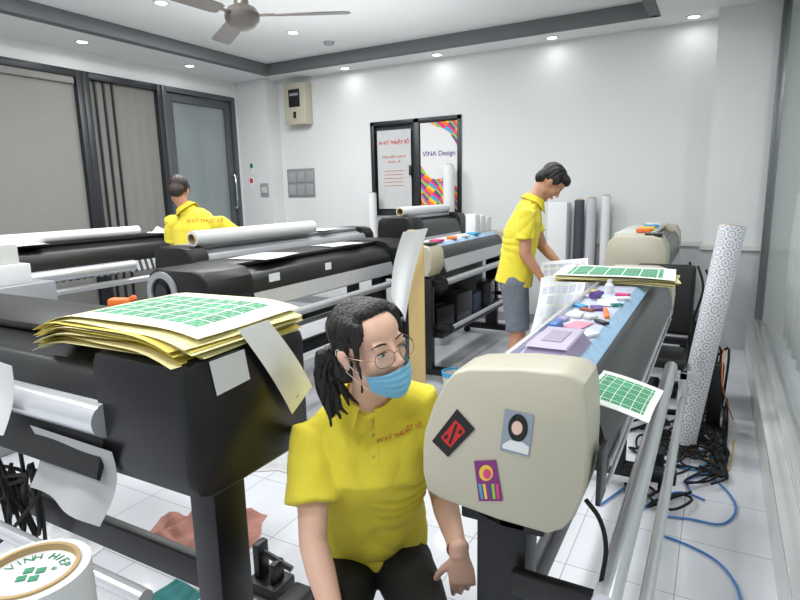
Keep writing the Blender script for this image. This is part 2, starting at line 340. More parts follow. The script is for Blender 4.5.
MB().grid(lambda u,v:V((.56+.03*math.sin(u*110+math.sin(v*3)),.2+u*5.6,.25+v*1.17)),300,4).build('curtain',M('sheer_curtain',(212,215,212),.8),None,label='pale pleated curtain behind the glass partition at the right',cat='curtain')
# ---------------- downlights and added fill lamps
lights=[('recessed downlight on left soffit, the nearer one to the camera',(-5.5,3.72,ZS)),('recessed downlight on left soffit, close to the corner',(-5.5,5.02,ZS)),
 ('recessed downlight on back soffit, first from the corner pillar',None,(352,70)),('recessed downlight on back soffit above the window',None,(443,57)),
 ('recessed downlight on back soffit above the standing worker',None,(553,38)),('recessed downlight on back soffit beside the right pillar',None,(694,16)),
 ('recessed downlight in the raised ceiling beside the smoke detector',None,(293,32)),('recessed downlight in the raised ceiling at the top edge, left of the fan',None,(161,2))]
def lampat(loc,e,size=.12,up=False):
    ld=bpy.data.lights.new('downlight_or_fill_lamp','AREA'); ld.shape='DISK'; ld.size=size; ld.energy=e; ld.color=(.985,.995,1); lo=bpy.data.objects.new('downlight_or_fill_lamp',ld); COL.objects.link(lo); lo.location=loc  # shared by the recessed downlights and the added fill lamps
    if up: lo.rotation_euler=(math.pi,0,0)
for it in lights:
    if it[1]: q=V(it[1])
    else:
        z=ZC if 'raised' in it[0] else ZS; q=hit(*it[2],'z',z)
        if z==ZS: q.y=min(q.y,6.16)
    r=root('ceiling_light',it[0],'ceiling light',q,0,'recessed ceiling downlights')
    MB().lathe(q,[(.045,-.002),(.052,-.010),(.062,-.008),(.066,0)],24).build('frame',offw,r); MB().lathe(q-V((0,0,.011)),[(.001,0),(.046,.001),(.046,.004)],24).build('diffuser',lamp,r)
    lampat(q-V((0,0,.03)),.8 if q.z<3.05 else 18)
for x in (-4.3,-2.7,-1.1):
    for y in (4.4,2.4,.4,-1.2): lampat((x,y,ZC-.02),23.5,.4)  # added fill lamps spread over the raised ceiling, without fixtures
for y in (1.2,4.0): lampat((1.1,y,ZS-.02),26,.4)  # added lamps to brighten the space behind the glass partition, no fixtures
for y in (1.0,4.0): lampat((-2.9,y,2.35),16,2.6,True)  # added unseen fill lights facing up, only to brighten the ceiling
q=hit(329,42,'z',ZC); MB().lathe(q-V((0,0,.035)),[(.02,0),(.05,.005),(.058,.02),(.06,.035)],24).build('smoke_detector',lgrey,None,label='small grey dome smoke detector on the raised ceiling',cat='smoke detector')
# ---------------- fan
fx,fy,fz=-2.83,3.06,2.66
r=root('ceiling_fan','dark ceiling fan with three metal blades hung from the ceiling','fan',(fx,fy,ZC))
MB().lathe((fx,fy,fz-.09),[(.03,0),(.075,.02),(.11,.06),(.115,.10),(.09,.135),(.04,.16)],32).build('motor_housing',brownf,r)
MB().cyl((fx,fy,fz+.06),(fx,fy,ZC-.06),.014).lathe((fx,fy,ZC-.08),[(.02,0),(.055,.03),(.06,.08)],24).lathe((fx,fy,fz+.06),[(.05,0),(.045,.05),(.02,.09)],24).build('downrod',brownf,r)
for k in range(3):
    a=rad(27+120*k); d=V((math.cos(a),math.sin(a),0)); s_=V((-d.y,d.x,0)); P=V((fx,fy,fz))
    o=MB().loft([[P+d*t+s_*w1+V((0,0,.012)),P+d*t-s_*w1-V((0,0,.012)),P+d*t-s_*w1-V((0,0,.018)),P+d*t+s_*w1+V((0,0,.006))] for t,w1 in ((.18,.04),(.22,.06),(.5,.068),(.68,.07),(.71,.055))]).build('blade',brownf,r)
    MB().box(P+d*.15,(.14,.035,.008),Matrix.Rotation(a,3,'Z')).build('blade_arm',brownf,o)
# ---------------- wall things
q=hit(302,104,'y',YB); r=root('control_box','beige electrical box with dark window high on back wall','electrical box',(q.x,YB,2.4))
MB().bb(q.x-.17,q.x+.17,YB-.16,YB,2.40,2.92,.012).build('case',beige,r); MB().bb(q.x-.09,q.x+.09,YB-.165,YB-.158,2.62,2.84,.003).build('dial_window',blackp,r)
MB().bb(q.x-.02,q.x+.02,YB-.168,YB-.158,2.48,2.56).build('switch',blackp,r); MB().bb(q.x-.07,q.x+.07,YB-.17,YB-.16,2.76,2.79).build('meter',lgrey,r)
q=hit(302,183,'y',YB); r=root('switch_panel','large grey panel of six light switches on back wall','switch panel',(q.x,YB,1.5))
MB().bb(q.x-.24,q.x+.22,YB-.012,YB,q.z-.19,q.z+.19,.003).build('plate',M('grey_switch_metal',(135,136,134),.5),r)
for i in range(3):
    for j in range(2): MB().bb(q.x-.21+.145*i,q.x-.09+.145*i,YB-.022,YB-.012,q.z-.16+.17*j,q.z-.02+.17*j,.003).build('switch',lgrey,r)
q=hit(265,190,'y',6.1); r=root('wall_switch','small grey switch plate on corner pillar','switch',(q.x,6.1,q.z-.1)); MB().bb(q.x-.07,q.x+.07,6.088,6.1,q.z-.09,q.z+.09,.003).build('plate',lgrey,r)
for j in range(3): MB().bb(q.x-.045+.032*j,q.x-.02+.032*j,6.08,6.088,q.z-.04,q.z+.04,.002).build('switch',offw,r)
for (py,cm,lb) in ((168,green,'small green and white sign plate beside glass door, upper one'),(183,red,'small red and white sign plate beside glass door, lower one')):
    q=hit(252,py,'y',6.1); r=root('wall_sign',lb,'sign',(q.x,6.1,q.z-.07),0,'sign plates beside the glass door'); MB().bb(q.x-.03,q.x+.03,6.094,6.1,q.z-.075,q.z+.075).build('plate',paper,r)
    MB().bb(q.x-.026,q.x+.026,6.091,6.094,q.z+.0,q.z+.06).build('print',cm,r)
# ---------------- printers
PR=[(.5,0),(.5,.62),(.46,.88),(.36,.99),(.2,1.0),(-.25,1.0),(-.40,.95),(-.48,.80),(-.5,.55),(-.48,.22),(-.38,.0)]
def printer(label,loc,rz,L,cm,bmm,tm,d=.42,zt=1.12,zb=.78,caps=(1,1),capL=.28,bars=None,strip=None,prof=PR,legx=(.14,.14),foot=.66,fc=None,plat=None,flange=True,yback=.47,legy=0,barm=None,legw=.035,xs=None,platen=True):
    r=root('large_format_printer',label,'printer',loc,rz,'large format printers'); H=zt-zb
    def ringp(x,s=1):
        cz=zb+H/2; return [V((x,y*d*s,cz+(z-.5)*H*s)) for y,z in prof]
    for i,(a,e) in enumerate(((0,capL),(L-capL,L))):
        if not caps[i]: continue
        if i==0: rs=[ringp(a,.93),ringp(a+.006,.975),ringp(a+.02,1),ringp(e,1)]
        else: rs=[ringp(a,1),ringp(e-.02,1),ringp(e-.006,.975),ringp(e,.93)]
        MB().loft(rs).build('end_cap',cm,r,local=True)
    x0,x1=xs or capL,L-capL; yk=yback-.01
    sy=-.29 if strip else -.37; sz=.030 if strip else .055
    MB().loft([[V((x,y*d,z)) for y,z in ((yk,zb+.03),(yk,zt-.03),(-.15,zt-.03),(sy+.04,zt-.07),(-.40,zb+.16),(-.30,zb+.03))] for x in (x0,x1)]).build('body',bmm,r,local=True)
    MB().bb(x0,x1,-.19*d,yback*d,zt-.03,zt-.004,.006).build('top_cover',tm,r,local=True)
    if strip:
        a=V((0,-.19*d,zt-.004)); e=V((0,sy*d,zt-sz))
        MB().loft([[V((x,0,0))+p for p in (a,e,e-V((0,0,.012)),a-V((0,0,.012)))] for x in (x0,x1)]).build('front_strip',strip,r,local=True)
    pts=[V((0,sy*d-(.5+sy)*d*math.sin(k/10*math.pi/2),zt-sz-.003-(.5*H)*(1-math.cos(k/10*math.pi/2)))) for k in range(11)]
    MB().loft([[V((x,0,0))+p for p in pts]+[V((x,.012,-.006))+p for p in reversed(pts)] for x in (x0,x1)]).build('front_cover',fc or dgrey,r,local=True)
    yb=pts[-1].y
    if platen: MB().loft([[V((x,yb+.02,zb+.17)),V((x,yb-.03,zb+.02)),V((x,yb-.02,zb+.01)),V((x,yb+.04,zb+.15))] for x in (x0,x1)]).build('platen',plat or alu,r,local=True)
    for (y,z,rr,xa,xb) in (bars or [(-.62*d,zb-.06,.028,.1,.1),(-.85*d,.45,.018,.1,.1)]):
        o=MB().cyl((xa,y,z),(L-xb,y,z),rr).build('media_roller',barm or alu,r,local=True)
        for x in ((xa,L-xb) if flange else ()):
            MB().cyl((x-.008,y,z),(x+.008,y,z),rr*1.9).build('flange',blackp,o,local=True)
            MB().bb(x-.012,x+.012,min(y,-.1*d),max(y,-.1*d),z-.02,z+.02,.004).build('bracket',blackp,o,local=True)
    for x in (legx[0],L-legx[1]):
        o=MB().bb(x-legw,x+legw,legy-.06,legy+.06,.10,zb+.04,.006).bb(x-.05,x+.05,legy-.10,legy+.10,zb-.03,zb+.03,.006).build('leg',black,r,local=True)
        MB().bb(x-.04,x+.04,-foot/2,foot/2,.06,.12,.01).build('foot',black,o,local=True)
        for y in (-foot/2+.05,foot/2-.05): MB().cyl((x-.015,y,.032),(x+.015,y,.032),.032,n=18).cyl((x,y,.03),(x,y,.07),.012).build('caster',rubber,o,local=True)
    MB().bb(legx[0],L-legx[1],legy+.0,legy+.04,.30,.40,.005).build('crossbar',black,r,local=True)
    return r
def ctrl(r,L,d,zt,x):
    o=MB().bb(x,x+.16,-.40*d,-.12*d,zt-.005,zt+.014,.004).build('control_panel',dgrey,r,local=True)
    MB().bb(x+.02,x+.09,-.32*d,-.2*d,zt+.013,zt+.016).build('screen',M('lcd_screen',(110,140,120),.2),o,local=True)
    for k in range(4): MB().bb(x+.105+.012*(k%2),x+.113+.012*(k%2),-.33*d+.03*(k//2),-.30*d+.03*(k//2),zt+.013,zt+.017).build('button',lgrey,o,local=True)
PRB=[(.5,0),(.5,.9),(.48,.97),(.40,1.0),(-.40,1.0),(-.48,.97),(-.5,.90),(-.5,.2),(-.46,.06),(-.36,0)]
P1=printer('black large format printer in the left foreground under the yellow sheets',(-3.4,1.085,0),0,2.35,black,black,blackp,d=.45,zt=1.12,zb=.76,capL=.33,prof=PRB,
  bars=[(-.215,.935,.048,.30,.31),(-.27,.50,.022,.05,.16)],fc=black,legx=(.2,.17),foot=.72,flange=False,barm=silverbar,plat=blackp,legw=.05)
Z5=1.085
P5=printer('beige-capped printer in the right foreground with stickers on its end cap',(-.355,1.1,0),rad(90),2.25,beige,dgrey,M('pale_lilac_top',(192,198,216),.35,var=.3,scale=24),d=.36,zt=Z5,zb=.76,caps=(0,1),capL=.26,strip=blue,
  bars=[(-.205,.66,.028,.0,.45),(-.262,.50,.017,-.12,.25)],legx=(.12,.42),foot=.52,flange=False,barm=silverbar,yback=.27,legy=.04,legw=.05,xs=.13,platen=False)
MB().bb(1.80,1.84,-.33,.0,.60,.64,.006).bb(1.80,1.84,-.28,-.24,.48,.64,.006).build('roller_bracket',silverbar,P5,local=True)
MB().bb(.02,.05,-.22,.0,.60,.66,.006).build('roller_bracket',blackp,P5,local=True)
MB().bb(.13,1.99,.082,.097,Z5-.02,Z5+.012,.003).build('back_rail',silverbar,P5,local=True)
MB().bb(.14,1.99,-.187,-.178,.90,.915,.003).bb(.14,1.99,-.183,-.174,.85,.86,.002).build('cover_rail',silverbar,P5,local=True)
pp=[(425,444),(427,428),(436,402),(447,381),(456,371),(470,367),(520,367),(560,371),(576,374),(586,382),(589,396),(590,432),(588,472),(584,494),(575,516),(564,527),(549,531),(500,517),(442,496),(429,488),(425,470)]
wp=[hit(x,y,'y',1.1) for x,y in pp]; cen=sum(wp,V())/len(wp)
def wr(y,s): return [V((cen.x+(p.x-cen.x)*s,y,cen.z+(p.z-cen.z)*s)) for p in wp]
MB().loft([wr(1.084,.965),wr(1.0855,.98),wr(1.089,.991),wr(1.095,.998),wr(1.102,1.0),wr(1.21,1),wr(1.222,.985)]).build('end_cap',beige,P5,ang=40)
MB().bb(-.182,-.172,1.13,1.20,.86,.98,.003).build('side_slot',dgrey,P5)
def quad(pl,val,pts,mat,name,parent,th=.0006):
    q=[hit(x,y,pl,val) for x,y in pts]; b=MB().poly(q); b.solid(th); return b.build(name,mat,parent)
SY=1.0825
s1=quad('y',SY,[(457,409),(475,429),(448,457),(432,441)],blank,'sticker',P5); s1['label']='black square sticker with red emblem'
q=lambda x,y,v=SY-.001:hit(x,y,'y',v)
def lerp4(s,t,Q=((457,409),(475,429),(448,457),(432,441))):
    a=[Q[0][i]+(Q[1][i]-Q[0][i])*s for i in (0,1)]; c_=[Q[3][i]+(Q[2][i]-Q[3][i])*s for i in (0,1)]; return (a[0]+(c_[0]-a[0])*t,a[1]+(c_[1]-a[1])*t)
b=MB(); b.poly([q(*lerp4(s,t)) for s,t in ((.20,.22),(.5,.20),(.80,.22),(.78,.5),(.80,.78),(.5,.80),(.20,.78),(.22,.5))]); b.build('emblem',red,s1)
b=MB()
for P_ in ([(.30,.26),(.40,.26),(.72,.74),(.60,.74)],[(.30,.62),(.42,.62),(.42,.74),(.30,.74)],[(.60,.28),(.72,.28),(.72,.38),(.60,.38)]): b.poly([q(*lerp4(s,t),SY-.0016) for s,t in P_])
b.build('emblem_slash',blank,s1)
s2=quad('y',SY,[(505,409),(534,415),(529,457),(500,450)],M('photo_background',(140,150,165),.4),'sticker',P5); s2['label']='photo portrait sticker'
def disc(cx,cy,rx,ry,mat,name,par,v=SY-.001,a0=0,a1=360):
    b=MB(); b.poly([hit(cx+rx*math.cos(rad(a)),cy+ry*math.sin(rad(a)),'y',v) for a in range(a0,a1,15)]); return b.build(name,mat,par)
disc(518,428,10,14,hairm,'hair_shape',s2); disc(517,428,5.5,7,M('print_skin',(225,190,172),.5),'face_shape',s2,SY-.0015)
b=MB(); b.poly([q(*p) for p in ((503,444),(510,440),(522,442),(529,447),(528,455),(502,448))]); b.build('shirt_shape',paper,s2)
s3=quad('y',SY,[(474,461),(496,460),(503,501),(479,501)],M('print_magenta',(120,36,110),.4),'sticker',P5); s3['label']='colourful printed sticker, yellow, pink and blue'
disc(486,473,7,8,sun,'print_shape',s3); disc(487,474,4,5,magenta,'print_shape',s3,SY-.0015)
for i,cm in enumerate((cyan,sun,purple,lime,magenta)):
    b=MB(); b.poly([q(478+i*4.4,484),q(481+i*4.4,484),q(483.5+i*4,499),q(481+i*4,499)]); b.build('print_shape',cm,s3)
P6=printer('beige-capped printer standing behind the right foreground one',(-.49,4.25,0),rad(90),1.65,beige,dgrey,offw,d=.40,zt=1.17,zb=.80,capL=.26,bars=[(-.24,.7,.025,.1,.1)]); ctrl(P6,1.65,.40,1.17,.05)
P3=printer('black and beige printer behind the pale board at the centre',(-2.03,3.9,0),rad(90),1.85,beige,blackp,offw,d=.30,zt=1.10,zb=.86,capL=.22,strip=blue,legx=(.1,.1)); ctrl(P3,1.85,.30,1.10,.03)
P2=printer('long black printer with round end disc in the middle row',(-2.72,2.25,0),rad(90),2.4,blackp,blackp,blackp,d=.52,zt=1.09,zb=.80,capL=.35,fc=black)
r_=MB().pipe((-2.84,2.235,.95),(-2.84,2.25,.95),.125,.088).build('end_disc',lgrey,P2); MB().cyl((-2.84,2.232,.95),(-2.84,2.25,.95),.05).build('hub',dgrey,r_)
for (yy,ww) in ((2.75,.10),(3.35,.07)): MB().bb(-2.468,-2.464,yy,yy+ww,.96,1.01).build('sticker',paper,P2,label='small white sticker')
P8=printer('far grey printer beneath the window with a paper roll on top',(-2.72,4.85,0),rad(90),1.3,blackp,dgrey,lgrey,d=.42,zt=1.27,zb=.95,capL=.2)
P7=printer('grey-topped printer in front of the worker at the left',(-3.34,2.75,0),rad(90),2.4,blackp,lgrey,lgrey,d=.40,zt=1.16,zb=.84,capL=.15,fc=lgrey)
P4=printer('black printer with striped platen along the left wall',(-5.0,1.9,0),rad(90),3.2,blackp,blackp,blackp,d=.5,zt=1.15,zb=.82,capL=.4,fc=black,plat=stripe)
MB().bb(-2.14,-1.90,3.93,3.98,.12,.84,.005).build('side_panel',blackp,P3)
MB().bb(-2.16,-2.12,3.98,5.62,.25,.86,.005).build('back_panel',black,P3)
r_=quad('x',-1.046,[(209,362),(244,349),(250,379),(217,396)],paper,'taped_note',P1); r_['label']='blank white note taped to black side'
br_=M('bright_strip_paper',(240,240,238),.6)
A,B_,C_,D_=[hit(x,y,'x',-1.044) for x,y in ((238,330),(268,320),(311,386),(291,414))]
b=MB().grid(lambda u,v:A.lerp(B_,u).lerp(D_.lerp(C_,u),v)+V((.012*math.sin(v*math.pi)+.004*v,0,0)),6,14); b.solid(.0006)
r_=b.build('hanging_strip',br_,P1); r_['label']='long white paper strip hanging down black side'
r_=quad('x',-1.036,[(281,389),(298,380),(299,397),(286,403)],M('note_paper',(206,206,204),.6),'taped_note',P1)
b=MB()
for i in range(3): b.poly([hit(x,y,'x',-1.035) for x,y in ((284,390+i*4),(296,384+i*4),(296,385+i*4),(284,391+i*4))])
b.build('print_lines',blank,r_)
# ---------------- sheets
def sheet(label,c,sz,rz,mat,nu=14,droop=(.35,.35),curl=.0,grp=None,name='printed_sheet',cat='paper sheet',amp=.004,seed=0):
    R=Matrix.Rotation(rz,3,'Z')
    def fn(u,v):
        x=(u-.5)*sz[0]; y=(v-.5)*sz[1]
        z=amp*noise.noise(V((x*4+seed,y*4,seed)))-droop[0]*max(0,x-sz[0]*.22)**2*3-droop[1]*max(0,-x-sz[0]*.25)**2*3+curl*(y*y)
        p=R@V((x,y,0)); return V(c)+V((p.x,p.y,z))
    b=MB().grid(fn,nu,10); b.solid(.0007); return b.build(name,mat,None,label=label,cat=cat,group=grp)
gsheet=labelsheet_mat('green_label_print',10,7,.20,.90,.143,.857,(228,224,180),(30,116,78)); gsheet2=labelsheet_mat('green_label_print_white',7,6,.1,.9,.1,.9,(228,230,224),(34,120,84))
for i in range(13):
    sheet('yellow-backed sheet in the pile on the black foreground printer',(-1.355+random.uniform(-.025,.02),1.10+random.uniform(-.02,.012),1.126+.0045*i),(.60,.42),rad(random.uniform(-5,6)),yelp if i%3 else yelp2,amp=.004,seed=i,droop=(.3,.55),grp='yellow-backed sheets piled on the foreground printer')
sheet('top sheet of green printed labels on the yellow pile',(-1.36,1.11,1.190),(.59,.40),rad(2),gsheet,seed=40,droop=(.25,.45))
for i in range(5):
    sheet('cream-edged sheet under the green labels at the far end of the right printer',(-.40+random.uniform(-.015,.015),2.78+random.uniform(-.015,.015),Z5+.006+.005*i),(.5,.36),rad(random.uniform(-3,9)),yelp2,seed=i+60,droop=(.1,.05),grp='sheets piled on the right foreground printer')
sheet('top green label sheet of the pile behind the lavender box',(-.40,2.78,Z5+.036),(.5,.36),rad(3),gsheet2,seed=80,droop=(.1,.05))
for i in range(3):
    rz_=(i-1)*.02
    b=MB().grid(lambda u,v:V((-.245+.145*u+rz_*v*.5,1.23+.24*v+.04*u-rz_*u,1.042+.004*i-.040*u**1.3+.004*math.sin(v*5))),14,10); b.solid(.0007)
    b.build('printed_sheet',paper if i<2 else gsheet2,None,label='white sheet beneath the small green label sheet on the printer front' if i<2 else 'small green label sheet curving over the front of the right printer',cat='paper sheet',group='small sheets on the front of the right printer')
sheet('white sheet lying on the long black printer in the middle row',(-2.72,3.0,1.094),(.30,.42),rad(8),dimpaper,droop=(.1,.1),seed=5,name='loose_sheet')
sheet('white sheet lying near the far end of the long black printer',(-2.74,3.9,1.094),(.28,.36),rad(-12),dimpaper,droop=(.1,.1),seed=6,name='loose_sheet')
sheet('white sheet lying beside the roll on the grey-topped printer',(-3.36,4.5,1.168),(.24,.34),rad(15),paper,droop=(.1,.1),seed=8,name='loose_sheet')
def hang(label,p0,p1,q0,q1,mat,bul=.03,name='hanging_sheet',cat='paper sheet',n=12):
    p0,p1,q0,q1=map(V,(p0,p1,q0,q1)); nn=(p1-p0).cross(q0-p0).normalized()
    b=MB().grid(lambda u,v:(p0.lerp(p1,u)).lerp(q0.lerp(q1,u),v)+nn*(bul*math.sin(v*math.pi)+bul*.4*math.sin(u*7)*v),n,n); b.solid(.0008)
    return b.build(name,mat,None,label=label,cat=cat)
hang('translucent white sheet hanging below the black foreground printer',hit(30,425,'y',.84),hit(112,452,'y',.84),hit(30,487,'y',.82),hit(97,528,'y',.82),paper2)
hang('narrow white sheet hanging at the left photo edge',hit(-30,352,'y',.79),hit(12,366,'y',.79),hit(-30,425,'y',.79),hit(2,436,'y',.79),paper,.015)
# ---------------- rolls
def roll(label,p0,p1,r,mat=None,core=.035,group=None,name='paper_roll'):
    p0=V(p0);p1=V(p1); o=root(name,label,'roll',p0 if abs((p1-p0).normalized().z)>.5 else (p0+p1)/2-V((0,0,r)),0,group)
    MB().pipe(p0,p1,r,core).build('paper',mat or paper,o); d=(p1-p0).normalized(); MB().pipe(p0-d*.01,p1+d*.01,core,core*.85).build('core',card,o); return o
roll('large white paper roll lying on the grey-topped middle printer',(-3.24,2.85,1.212),(-3.22,4.2,1.212),.055)
roll('white paper roll lying on the far grey printer beneath the window',(-2.72,4.95,1.315),(-2.72,6.05,1.315),.045)
roll('white paper roll lying on the black printer by the left wall',(-4.95,2.2,1.195),(-4.95,3.7,1.195),.045)
roll('tall white paper roll standing under the window posters',(-2.76,6.2,0),(-2.76,6.2,1.80),.065)
roll('short white roll standing at the left end of the window',(-3.80,6.2,0),(-3.80,6.2,1.5),.055)
roll('dark standing roll between the white carton and grey roll',(-1.28,6.2,0),(-1.28,6.2,1.38),.05,M('slate_roll_wrap',(70,72,82),.6))
roll('light grey roll standing beside the dark roll at back wall',(-1.16,6.2,0),(-1.16,6.2,1.40),.05,M('pale_grey_wrap',(190,190,196),.6))
roll('slim white roll standing alone against the back wall',(-1.02,6.22,0),(-1.02,6.22,1.42),.045)
MB().bb(-1.58,-1.38,6.08,6.28,0,1.36,.01).build('carton',paper,None,label='tall white carton standing against the back wall',cat='carton')
MB().cyl((-4.66,1.95,.90),(-4.66,3.4,.90),.05).build('media_roller',alu,P4)
pb=V((-.095,3.56,.0)); pt=V((.07,3.75,1.27)); d=(pt-pb).normalized(); ax=d.orthogonal().normalized(); ay=d.cross(ax)
o=root('patterned_roll','tall white roll with grey ring pattern leaning at right','roll',pb)
pb2=pb+V((0,0,.02))
MB().grid(lambda u,v:pb2.lerp(pt,v)+(ax*math.cos(u*6.2832)+ay*math.sin(u*6.2832))*.068,32,20).build('paper',ring_mat('ring_print'),o); MB().cyl(pt-d*.004,pt+d*.004,.064).cyl(pb2-d*.003,pb2+d*.003,.064).build('core',card,o)
c0=hit(30,568,'z',.80); o=root('tape_roll','large white roll at bottom left with green print on its end','roll',(c0.x,c0.y,0))
MB().pipe((c0.x,c0.y,0),(c0.x,c0.y,.795),.105,.086,48).build('paper',paper,o)
MB().pipe((c0.x,c0.y,.0),(c0.x,c0.y,.80),.087,.079,48).build('core',card,o)
cp=MB().cyl((c0.x,c0.y,.70),(c0.x,c0.y,.785),.079,n=48).build('end_label',paper,o)
def lp(s_,dx,dy,size,rot=0):
    r2=(RT*math.cos(rot)+FW*math.sin(rot)); u2=(-RT*math.sin(rot)+FW*math.cos(rot)); text(s_,size,frame(r2,u2,V((c0.x,c0.y,.7865))+RT*dx+FW*dy),green,cp)
for i,ch in enumerate('VINH HIEP'):
    a=rad(158-i*16); lp(ch,.057*math.cos(a),.057*math.sin(a),.026,a-rad(90))
b=MB()
for i in range(2):
    for j in range(2): b.box(V((c0.x,c0.y,.7865))+RT*(-.012+.024*i)+FW*(-.012+.024*j),(.017,.017,.001),Matrix.Rotation(PSI+.3,3,'Z'),0)
b.build('emblem',green,cp); lp('®',.035,.016,.014)
bx=V((-1.86,3.60,0))
MB().box(bx+V((0,0,.62)),(.115,.035,1.24),Matrix.Rotation(rad(20),3,'Z'),.006).build('wooden_board',tan,None,label='narrow pale wooden board standing upright at the centre',cat='board')
hang('white sheet draped beside the pale upright board',atd(403,232,3.80),atd(428,228,3.9),atd(391,295,3.7),atd(406,322,3.7),paper,.04)
# ---------------- small things on P5
def item(name,label,cat,b,mat,grp=None): return b.build(name,mat,None,label=label,cat=cat,group=grp)
zt5=Z5-.003
r=root('card_box','lavender box with sloped sides on the right foreground printer','box',(-.35,1.47,zt5))
def fr(z,sx,sy,x=-.35,y=1.47): return [V((x-sx,y-sy,z)),V((x+sx,y-sy,z)),V((x+sx,y+sy,z)),V((x-sx,y+sy,z))]
MB().loft([fr(zt5,.066,.125),fr(zt5+.035,.046,.10)]).build('body',lav,r); o=MB().loft([fr(zt5+.036,.052,.112),fr(zt5+.040,.048,.105)]).build('lid',M('pale_lavender',(178,168,190),.5),r)
MB().bb(-.375,-.325,1.41,1.53,zt5+.040,zt5+.042).build('window_label',M('grey_label',(150,140,160),.4),o)
item('tape_dispenser','small blue block beside the lavender box',"stationery",MB().bb(-.425,-.40,1.68,1.77,zt5,zt5+.022,.004),M('blue_plastic',(60,110,180),.4))
item('cutter_knife','orange cutter knife on the printer top','knife',MB().box((-.31,1.98,zt5+.006),(.016,.14,.010),Matrix.Rotation(rad(12),3,'Z'),.003),orange)
item('label_card','pink card on the right printer top','card',MB().box((-.36,1.78,zt5+.003),(.06,.10,.003),Matrix.Rotation(rad(-12),3,'Z'),.001),M('pink_card',(206,140,160),.6))
item('ink_bottle','small purple bottle lying on the right printer','bottle',MB().lathe((-.40,2.22,zt5+.018),[(.014,0),(.016,.05),(.008,.06),(.008,.08)],16,(0.3,1,0)),purple)
item('ink_bottle','small white bottle standing on the right printer','bottle',MB().lathe((-.37,2.42,zt5),[(.016,0),(.018,.03),(.009,.04),(.009,.052)],16),paper)
item('paper_note','white note lying flat on the right printer top','paper',MB().box((-.34,2.2,zt5+.003),(.07,.16,.003),Matrix.Rotation(rad(15),3,'Z')),paper)
pk_=[(-.40,1.92,.05,.07,paper,'white packet beside the orange knife on the right printer'),(-.35,2.06,.04,.06,purple,'purple packet on the right printer top'),(-.42,2.08,.03,.07,cyan,'blue packet on the right printer top'),(-.31,2.36,.03,.05,magenta,'magenta packet near the far sheets on the right printer'),(-.43,2.40,.03,.05,sun,'yellow packet near the far sheets on the right printer'),(-.30,2.14,.025,.04,teal,'teal packet at the edge of the right printer top'),(-.31,1.66,.04,.07,paper,'white packet right behind the lavender box'),(-.42,1.84,.03,.05,lav,'lilac packet on the right printer top'),
 (-.37,1.68,.03,.06,lav,'lilac packet between the lavender box and the blue block'),(-.30,1.84,.022,.05,dgrey,'small dark packet at the right edge of the printer top'),(-.38,2.02,.02,.05,rag,'red-brown packet in the middle of the printer top'),(-.44,2.28,.03,.05,dimpaper,'dull white packet at the left edge of the printer top'),(-.30,2.28,.03,.06,paper,'white packet at the right edge near the white bottle'),(-.345,1.90,.03,.04,dimpaper,'dull white packet beside the pink card')]
for k,(x,y,sx,sy,cm,lb) in enumerate(pk_):
    item('packet',lb,'packet',MB().box((x,y,zt5+.005),(sx,sy,.009),Matrix.Rotation(rad(25*k),3,'Z'),.0015),cm,'packets on the right printer top')
for i,(y,cm,lb) in enumerate(((4.6,orange,'orange box on the far beige-capped printer'),(4.85,sun,'yellow box on the far beige-capped printer'),(5.1,cyan,'blue box on the far beige-capped printer'),(5.35,paper,'white box on the far beige-capped printer'))):
    item('small_box',lb,'box',MB().box((-.48,y,1.168+.016),(.10,.08,.026),Matrix.Rotation(rad(10*i),3,'Z'),.003),cm,'small boxes on the far right printer')
for i,(y,cm,lb) in enumerate(((4.25,magenta,'pink card on the black and beige printer'),(4.55,orange,'orange tool on the black and beige printer'),(4.8,paper,'white card on the black and beige printer'),(5.05,cyan,'blue card on the black and beige printer'))):
    item('small_card',lb,'card',MB().box((-2.00,y,1.098+.010),(.09,.11,.018),Matrix.Rotation(rad(25*i),3,'Z'),.003),cm,'small things on the black and beige printer')
for i in range(3):
    item('white_box',['white box standing on the far end of the centre printer, nearest one','white box standing on the far end of the centre printer, middle one','white box standing on the far end of the centre printer, farthest one'][i],'box',MB().bb(-2.12,-2.02,5.15+.16*i,5.27+.16*i,1.097,1.28-.02*i,.004),paper,'white boxes on the centre printer')
item('orange_clip','orange plastic clip on the rear of the black foreground printer','clip',MB().box((-1.80,1.25,1.142),(.09,.04,.04),Matrix.Rotation(rad(20),3,'Z'),.012).box((-1.76,1.26,1.155),(.05,.02,.02),Matrix.Rotation(rad(-30),3,'Y'),.006),orange)
r=root('metal_cabinet','grey metal cabinet behind the left foreground printer','cabinet',(-3.95,1.75,0)); MB().bb(-4.2,-3.65,1.6,2.1,0,1.0,.006).build('body',lgrey,r); MB().bb(-3.95,-3.67,1.585,1.6,.1,.9,.004).build('door',lgrey,r); MB().bb(-4.18,-3.96,1.585,1.6,.1,.9,.004).build('door',lgrey,r)
item('white_box','white carton on the grey cabinet, lower of two','box',MB().bb(-4.1,-3.72,1.68,2.0,1.0,1.12,.005),paper,'cartons on the grey cabinet'); item('white_box','white carton on the grey cabinet, upper of two','box',MB().bb(-4.05,-3.78,1.70,1.97,1.12,1.24,.005),offw,'cartons on the grey cabinet')
